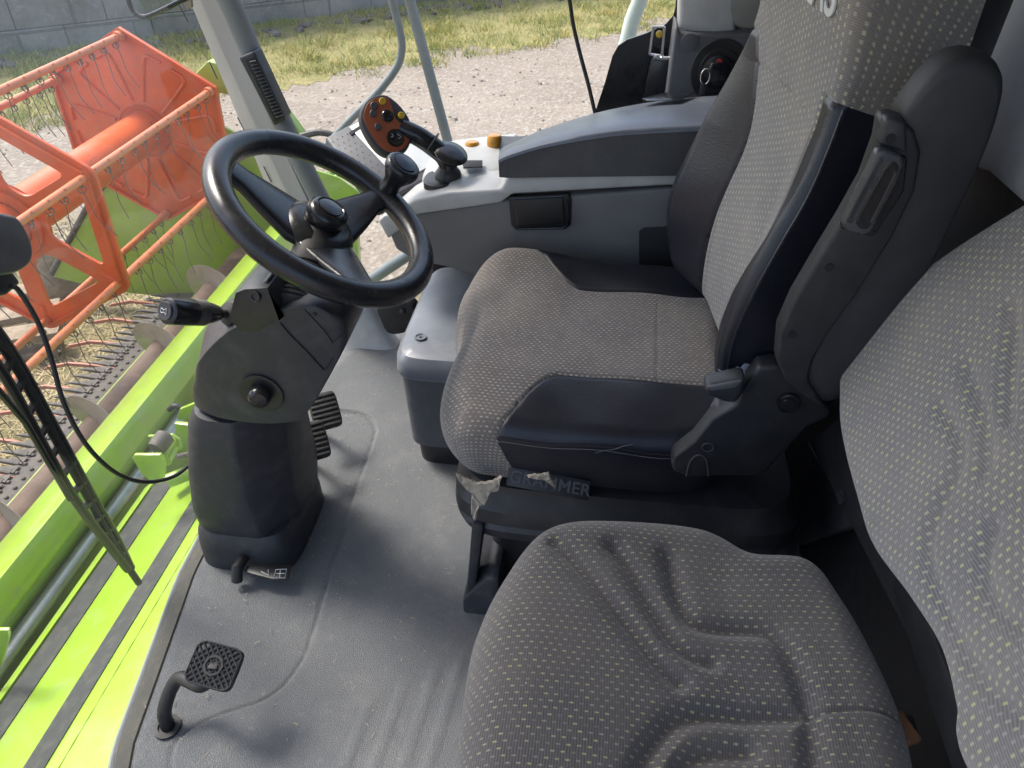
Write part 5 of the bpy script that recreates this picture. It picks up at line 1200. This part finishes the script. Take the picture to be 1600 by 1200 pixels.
# clear film left at the foot of the backrest
def crinkle(c, u_, v_, nu, nv, amp, seed):
    r_ = random.Random(seed); q = MB(); vs = [c+u_*(i/nu-.5)+v_*(j/nv-.5)+V(r_.uniform(-amp, amp), r_.uniform(-amp, amp), r_.uniform(-amp, amp)) for i in range(nu+1) for j in range(nv+1)]
    q.poly(vs, [(i*(nv+1)+j, (i+1)*(nv+1)+j, (i+1)*(nv+1)+j+1, i*(nv+1)+j+1) for i in range(nu) for j in range(nv)]); return q
film = simple('crumpled_clear_film', (.35, .37, .40), .18, spec=.8)
crinkle(at(1080, 405, y=1.46), V(.03, -.02, -.05), V(.035, .02, .0), 7, 5, .006, 3).build('plastic_film', film, ds, ang=5)
crinkle(at(1165, 578, y=.985), V(.075, 0, .03), V(.0, .012, .012), 10, 2, .004, 5).build('plastic_film', film, ds, ang=5)

# ------------------------------------------------------------------ passenger seat
ps = thing('passenger_seat', 'dark grey patterned passenger seat with moulded grooves, nearest the camera', 'seat', (.15, .45, 0))
ZP = .605
def lp2(px, py): p = at(px, py, z=ZP); return (p.x-.12, p.y-.45)
outl = [lp2(*p) for p in ((706, 1230), (712, 1100), (737, 950), (785, 866), (850, 812), (950, 800), (1100, 808), (1180, 845), (1272, 865), (1336, 938), (1395, 1048), (1428, 1130), (1452, 1230))]
nearY = .20-.45; outl += [(outl[-1][0]-.01, nearY+.05), (outl[-1][0]-.05, nearY), (.0, nearY-.01), (outl[0][0]+.06, nearY), (outl[0][0]+.01, nearY+.06)]
gl = [[lp2(*p) for p in l] for l in (
    ((868, 850), (900, 880), (940, 925), (990, 985), (1035, 1040), (1060, 1062)),
    ((958, 858), (985, 890), (1020, 950), (1055, 1000), (1085, 1022), (1110, 1030)),
    ((1044, 868), (1052, 900), (1062, 935), (1080, 965), (1110, 975), (1160, 978), (1200, 985), (1228, 1010), (1250, 1060), (1262, 1110), (1268, 1160), (1272, 1230)),
    ((990, 1225), (1010, 1180), (1035, 1145), (1060, 1122), (1110, 1112), (1180, 1116), (1250, 1118)),
    ((1060, 1230), (1075, 1190), (1110, 1172), (1170, 1170)))]
gs = [[lp2(*p) for p in ((1268, 1118), (1330, 1116), (1400, 1122))]]
G1, G2 = gro(gl, .0125, .0115), gro(gs, .004, .003)
def pil_(x, y): return G1(x, y)+G2(x, y)+.0015*np.sin(x*31+1)*np.sin(y*26)
def Hp(x, y): return .012*np.exp(-((x+.12)/.12)**2)+.018*np.clip((x-.06)/.12, 0, 1)-.03*np.clip((-x-.15)/.08, 0, 1)**2+.010*np.clip((y-.18)/.08, 0, 1)
P_, f, uv, reg, sfp = soft(outl, (V(.12, .45, ZP-.006), V(1, 0, 0), V(0, 1, 0), V(0, 0, 1)), .10, .05, .05, Hp, pil_, 460, 150, .02)
emit('seat_cushion', P_, f, uv, reg == 0, M['cloth'], ps)
b = MB(); b.box((.14, .45, .50), (.40, .48, .05), bev=.02); b.box((.16, .45, .25), (.34, .42, .5), bev=.02); b.build('seat_box', M['plastic_black'], ps)
# backrest
PL = rad(23); PO = V(.335, .50, .70); px_ = V(math.sin(PL), 0, math.cos(PL)); pn_ = V(-math.cos(PL), 0, math.sin(PL))
def onplane(px, py):
    d = Fv*FPX + Rv*(px-800) - Uv*(py-600); t = (PO-EYE).dot(pn_)/d.dot(pn_); p = EYE+d*t-PO; return (p.dot(px_), p.y)
opb = [onplane(*p) for p in ((1492, 1215), (1478, 1130), (1448, 1015), (1398, 930), (1344, 850), (1322, 780), (1303, 700), (1297, 625), (1312, 540), (1388, 462), (1490, 380), (1610, 292))]
top = opb[-1]; opb += [(top[0]+.10, top[1]-.06), (top[0]+.14, top[1]-.20), (top[0]+.10, opb[0][1]-.12), (.25, opb[0][1]-.20), (.05, opb[0][1]-.16)]
gb = [[onplane(*p) for p in l] for l in (
    ((1585, 480), (1590, 540), (1586, 600), (1584, 660)),
    ((1518, 575), (1532, 610), (1545, 650), (1552, 700), (1548, 740)),
    ((1478, 640), (1498, 672), (1508, 700), (1500, 740), (1478, 785), (1456, 840), (1456, 885), (1478, 950), (1508, 1015), (1545, 1070), (1600, 1120)),
    ((1560, 830), (1545, 880), (1555, 930), (1600, 985)))]
G3 = gro(gb, .009, .010)
def Hpb(x, y): return .010*np.sin(np.clip(x/.35, 0, 1)*np.pi)
P_, f, uv, reg, sq = soft(opb, (PO, px_, V(0, 1, 0), pn_), .07, .035, .035, Hpb, lambda x, y: G3(x, y)+.0015*np.sin(x*25)*np.sin(y*30), 420, 130, .01)
emit('backrest', P_, f, uv, reg == 0, M['cloth_back'], ps)
b = MB(); b.loft([[PO+px_*(x*s_+.02)+V(0, y*s_, 0)-pn_*t for x, y in opb] for t, s_ in ((.06, .97), (.085, .96), (.10, .8))]); b.build('back_shell', M['seat_shell'], ps)
b = MB(); b.box((.43, .45, .62), (.10, .40, .06), bev=.01); b.box(at(1418, 1140, z=.57), (.018, .03, .012), bev=.004); b.build('fold_bracket', M['plastic_black'], ps)
b = MB(); b.box(at(1412, 1138, z=.585), (.018, .034, .012), Matrix.Rotation(.4, 3, 'Z'), bev=.004, seg=3); b.build('strap_end', simple('brown_leather_strap', (.16, .075, .035), .6, grain=.4), ps)

# ------------------------------------------------------------------ wiper, cables, rods, rails
wi = thing('windscreen_wiper', 'long black wiper with slotted bow standing outside the windscreen', 'wiper', tuple(at(215, 910, x=-.97)))
WXc = -.985
def wq(px, py, dx=0): return at(px, py, x=WXc+dx)
b = MB(); b.tube(crom([wq(-40, 470), wq(20, 560), wq(90, 690), wq(150, 800), wq(190, 870), wq(217, 911)], 5), .0075, 8)
b.build('blade', M['rubber'], wi)
b = MB()
Lp = crom([wq(-40, 520), wq(15, 600), wq(70, 700), wq(120, 785), wq(165, 845), wq(200, 890)], 6); Rp = crom([wq(-30, 478), wq(30, 565), wq(88, 670), wq(140, 765), wq(180, 835), wq(206, 888)], 6)
b.tube(Lp, .009, 8); b.tube(Rp, .0075, 8)
for k in range(3, len(Lp)-2, 2): b.tube([Lp[k], Rp[k]], .0075, 6)
Mid = [l.lerp(r, .55) for l, r in zip(Lp, Rp)]; b.tube(Mid, .003, 6)
b.build('bow', M['plastic_black'], wi)
b = MB(); b.tube([wq(-60, 560, .01), wq(-20, 590, .01), wq(40, 660, .01), wq(110, 780, .005)], .006, 8); b.build('arm', M['plastic_black'], wi)
hs = thing('device_housing', 'dark grey rounded plastic housing with a cable, cut by the left photo edge', 'housing', tuple(at(10, 400, x=-.93)))  # plain housing of an unidentified device
b = MB(); ho = crom([at(x_, y_, x=-.93) for x_, y_ in ((-70, 330), (5, 334), (28, 345), (45, 378), (46, 404), (30, 421), (0, 430), (-70, 430))], 4, True); hcn = sum(ho, V(0, 0, 0))/len(ho); pv = V(.8, -.5, .25).normalized()
b.loft([[hcn+(p-hcn)*.88+pv*.018 for p in ho], [hcn+(p-hcn)*.97+pv*.012 for p in ho], ho, [p-pv*.05 for p in ho]]); b.build('housing', M['plastic_grey'], hs, ang=60)
b = MB(); b.prism([at(x_, y_, x=-.935) for x_, y_ in ((-40, 428), (20, 424), (33, 442), (22, 452), (10, 462), (-40, 468))], -pv*.04, .006, 3); b.build('cable_socket', M['plastic_dark'], hs)
tag(MB().tube(crom([at(16, 447, x=-.92), at(30, 455, x=-.92), at(60, 505, x=-.91), at(80, 560, x=-.90), at(100, 630, x=-.89), at(135, 695, x=-.88), at(180, 738, x=-.87), at(225, 753, x=-.86), at(270, 745, x=-.85), at(300, 722, x=-.84), at(320, 700, x=-.82)], 8), .0042, 8).build('cable', M['rubber'], base=at(16, 447, x=-.92)), 'thin black cable looping down from the grey housing to behind the steering column', 'cable')
tag(MB().tube(crom([at(882, -40, y=1.98), at(890, 0, y=1.98), at(896, 40, y=1.98), at(908, 90, y=1.97), at(920, 135, y=1.96), at(930, 178, y=1.95)], 6), .0048, 8).build('cable', M['rubber'], base=at(930, 178, y=1.95)), 'thin black cable hanging in the side window behind the console', 'cable')
rd_ = thing('visor_rod', 'bent black steel rod on a small bracket at the top of the front pillar', 'rod', tuple(at(290, 5, y=1.9)))
b = MB(); b.tube(crom([at(190, -40, y=1.88), at(200, -2, y=1.88), at(207, 16, y=1.88), at(218, 25, y=1.88), at(235, 24, y=1.88), at(285, 0, y=1.89), at(300, -8, y=1.9)], 6), .0055, 10); b.build('rod', M['plastic_gloss'], rd_)
b = MB(); b.prism([at(x_, y_, y=1.90) for x_, y_ in ((284, -20), (296, -20), (300, 12), (290, 14), (284, 0))], (0, .01, 0), .002); b.build('bracket', M['steel'], rd_)
rw = thing('hand_rail', 'two grey painted steel rails outside the right side window', 'hand rail', tuple(at(700, 225, y=2.35)))
b = MB(); b.tube(crom([at(600, -60, y=2.35), at(612, 0, y=2.35), at(624, 45, y=2.35), at(628, 75, y=2.35), at(620, 105, y=2.35), at(590, 145, y=2.35), at(545, 190, y=2.35), at(490, 250, y=2.35)], 8), .0115, 12); b.build('bent_rail', M['rail'], rw)
b = MB(); b.tube([at(622, -60, y=2.32), at(640, 0, y=2.32), at(700, 222, y=2.32), at(720, 300, y=2.32)], .0155, 14); b.build('straight_rail', M['rail'], rw)
b = MB(); b.tube([at(665, 380, y=2.25), at(580, 437, y=2.25), at(540, 465, y=2.25)], .02, 14); b.build('step_rail', M['rail'], rw)
tag(MB().tube([at(1005, -60, y=2.6), at(1000, 0, y=2.6), at(988, 30, y=2.6), at(976, 80, y=2.6), at(970, 140, y=2.6)], .024, 16).build('mirror_arm', M['pale_pipe'], base=at(988, 30, y=2.6)), 'pale green pipe outside the side window, cut by the black glass border', 'pipe')
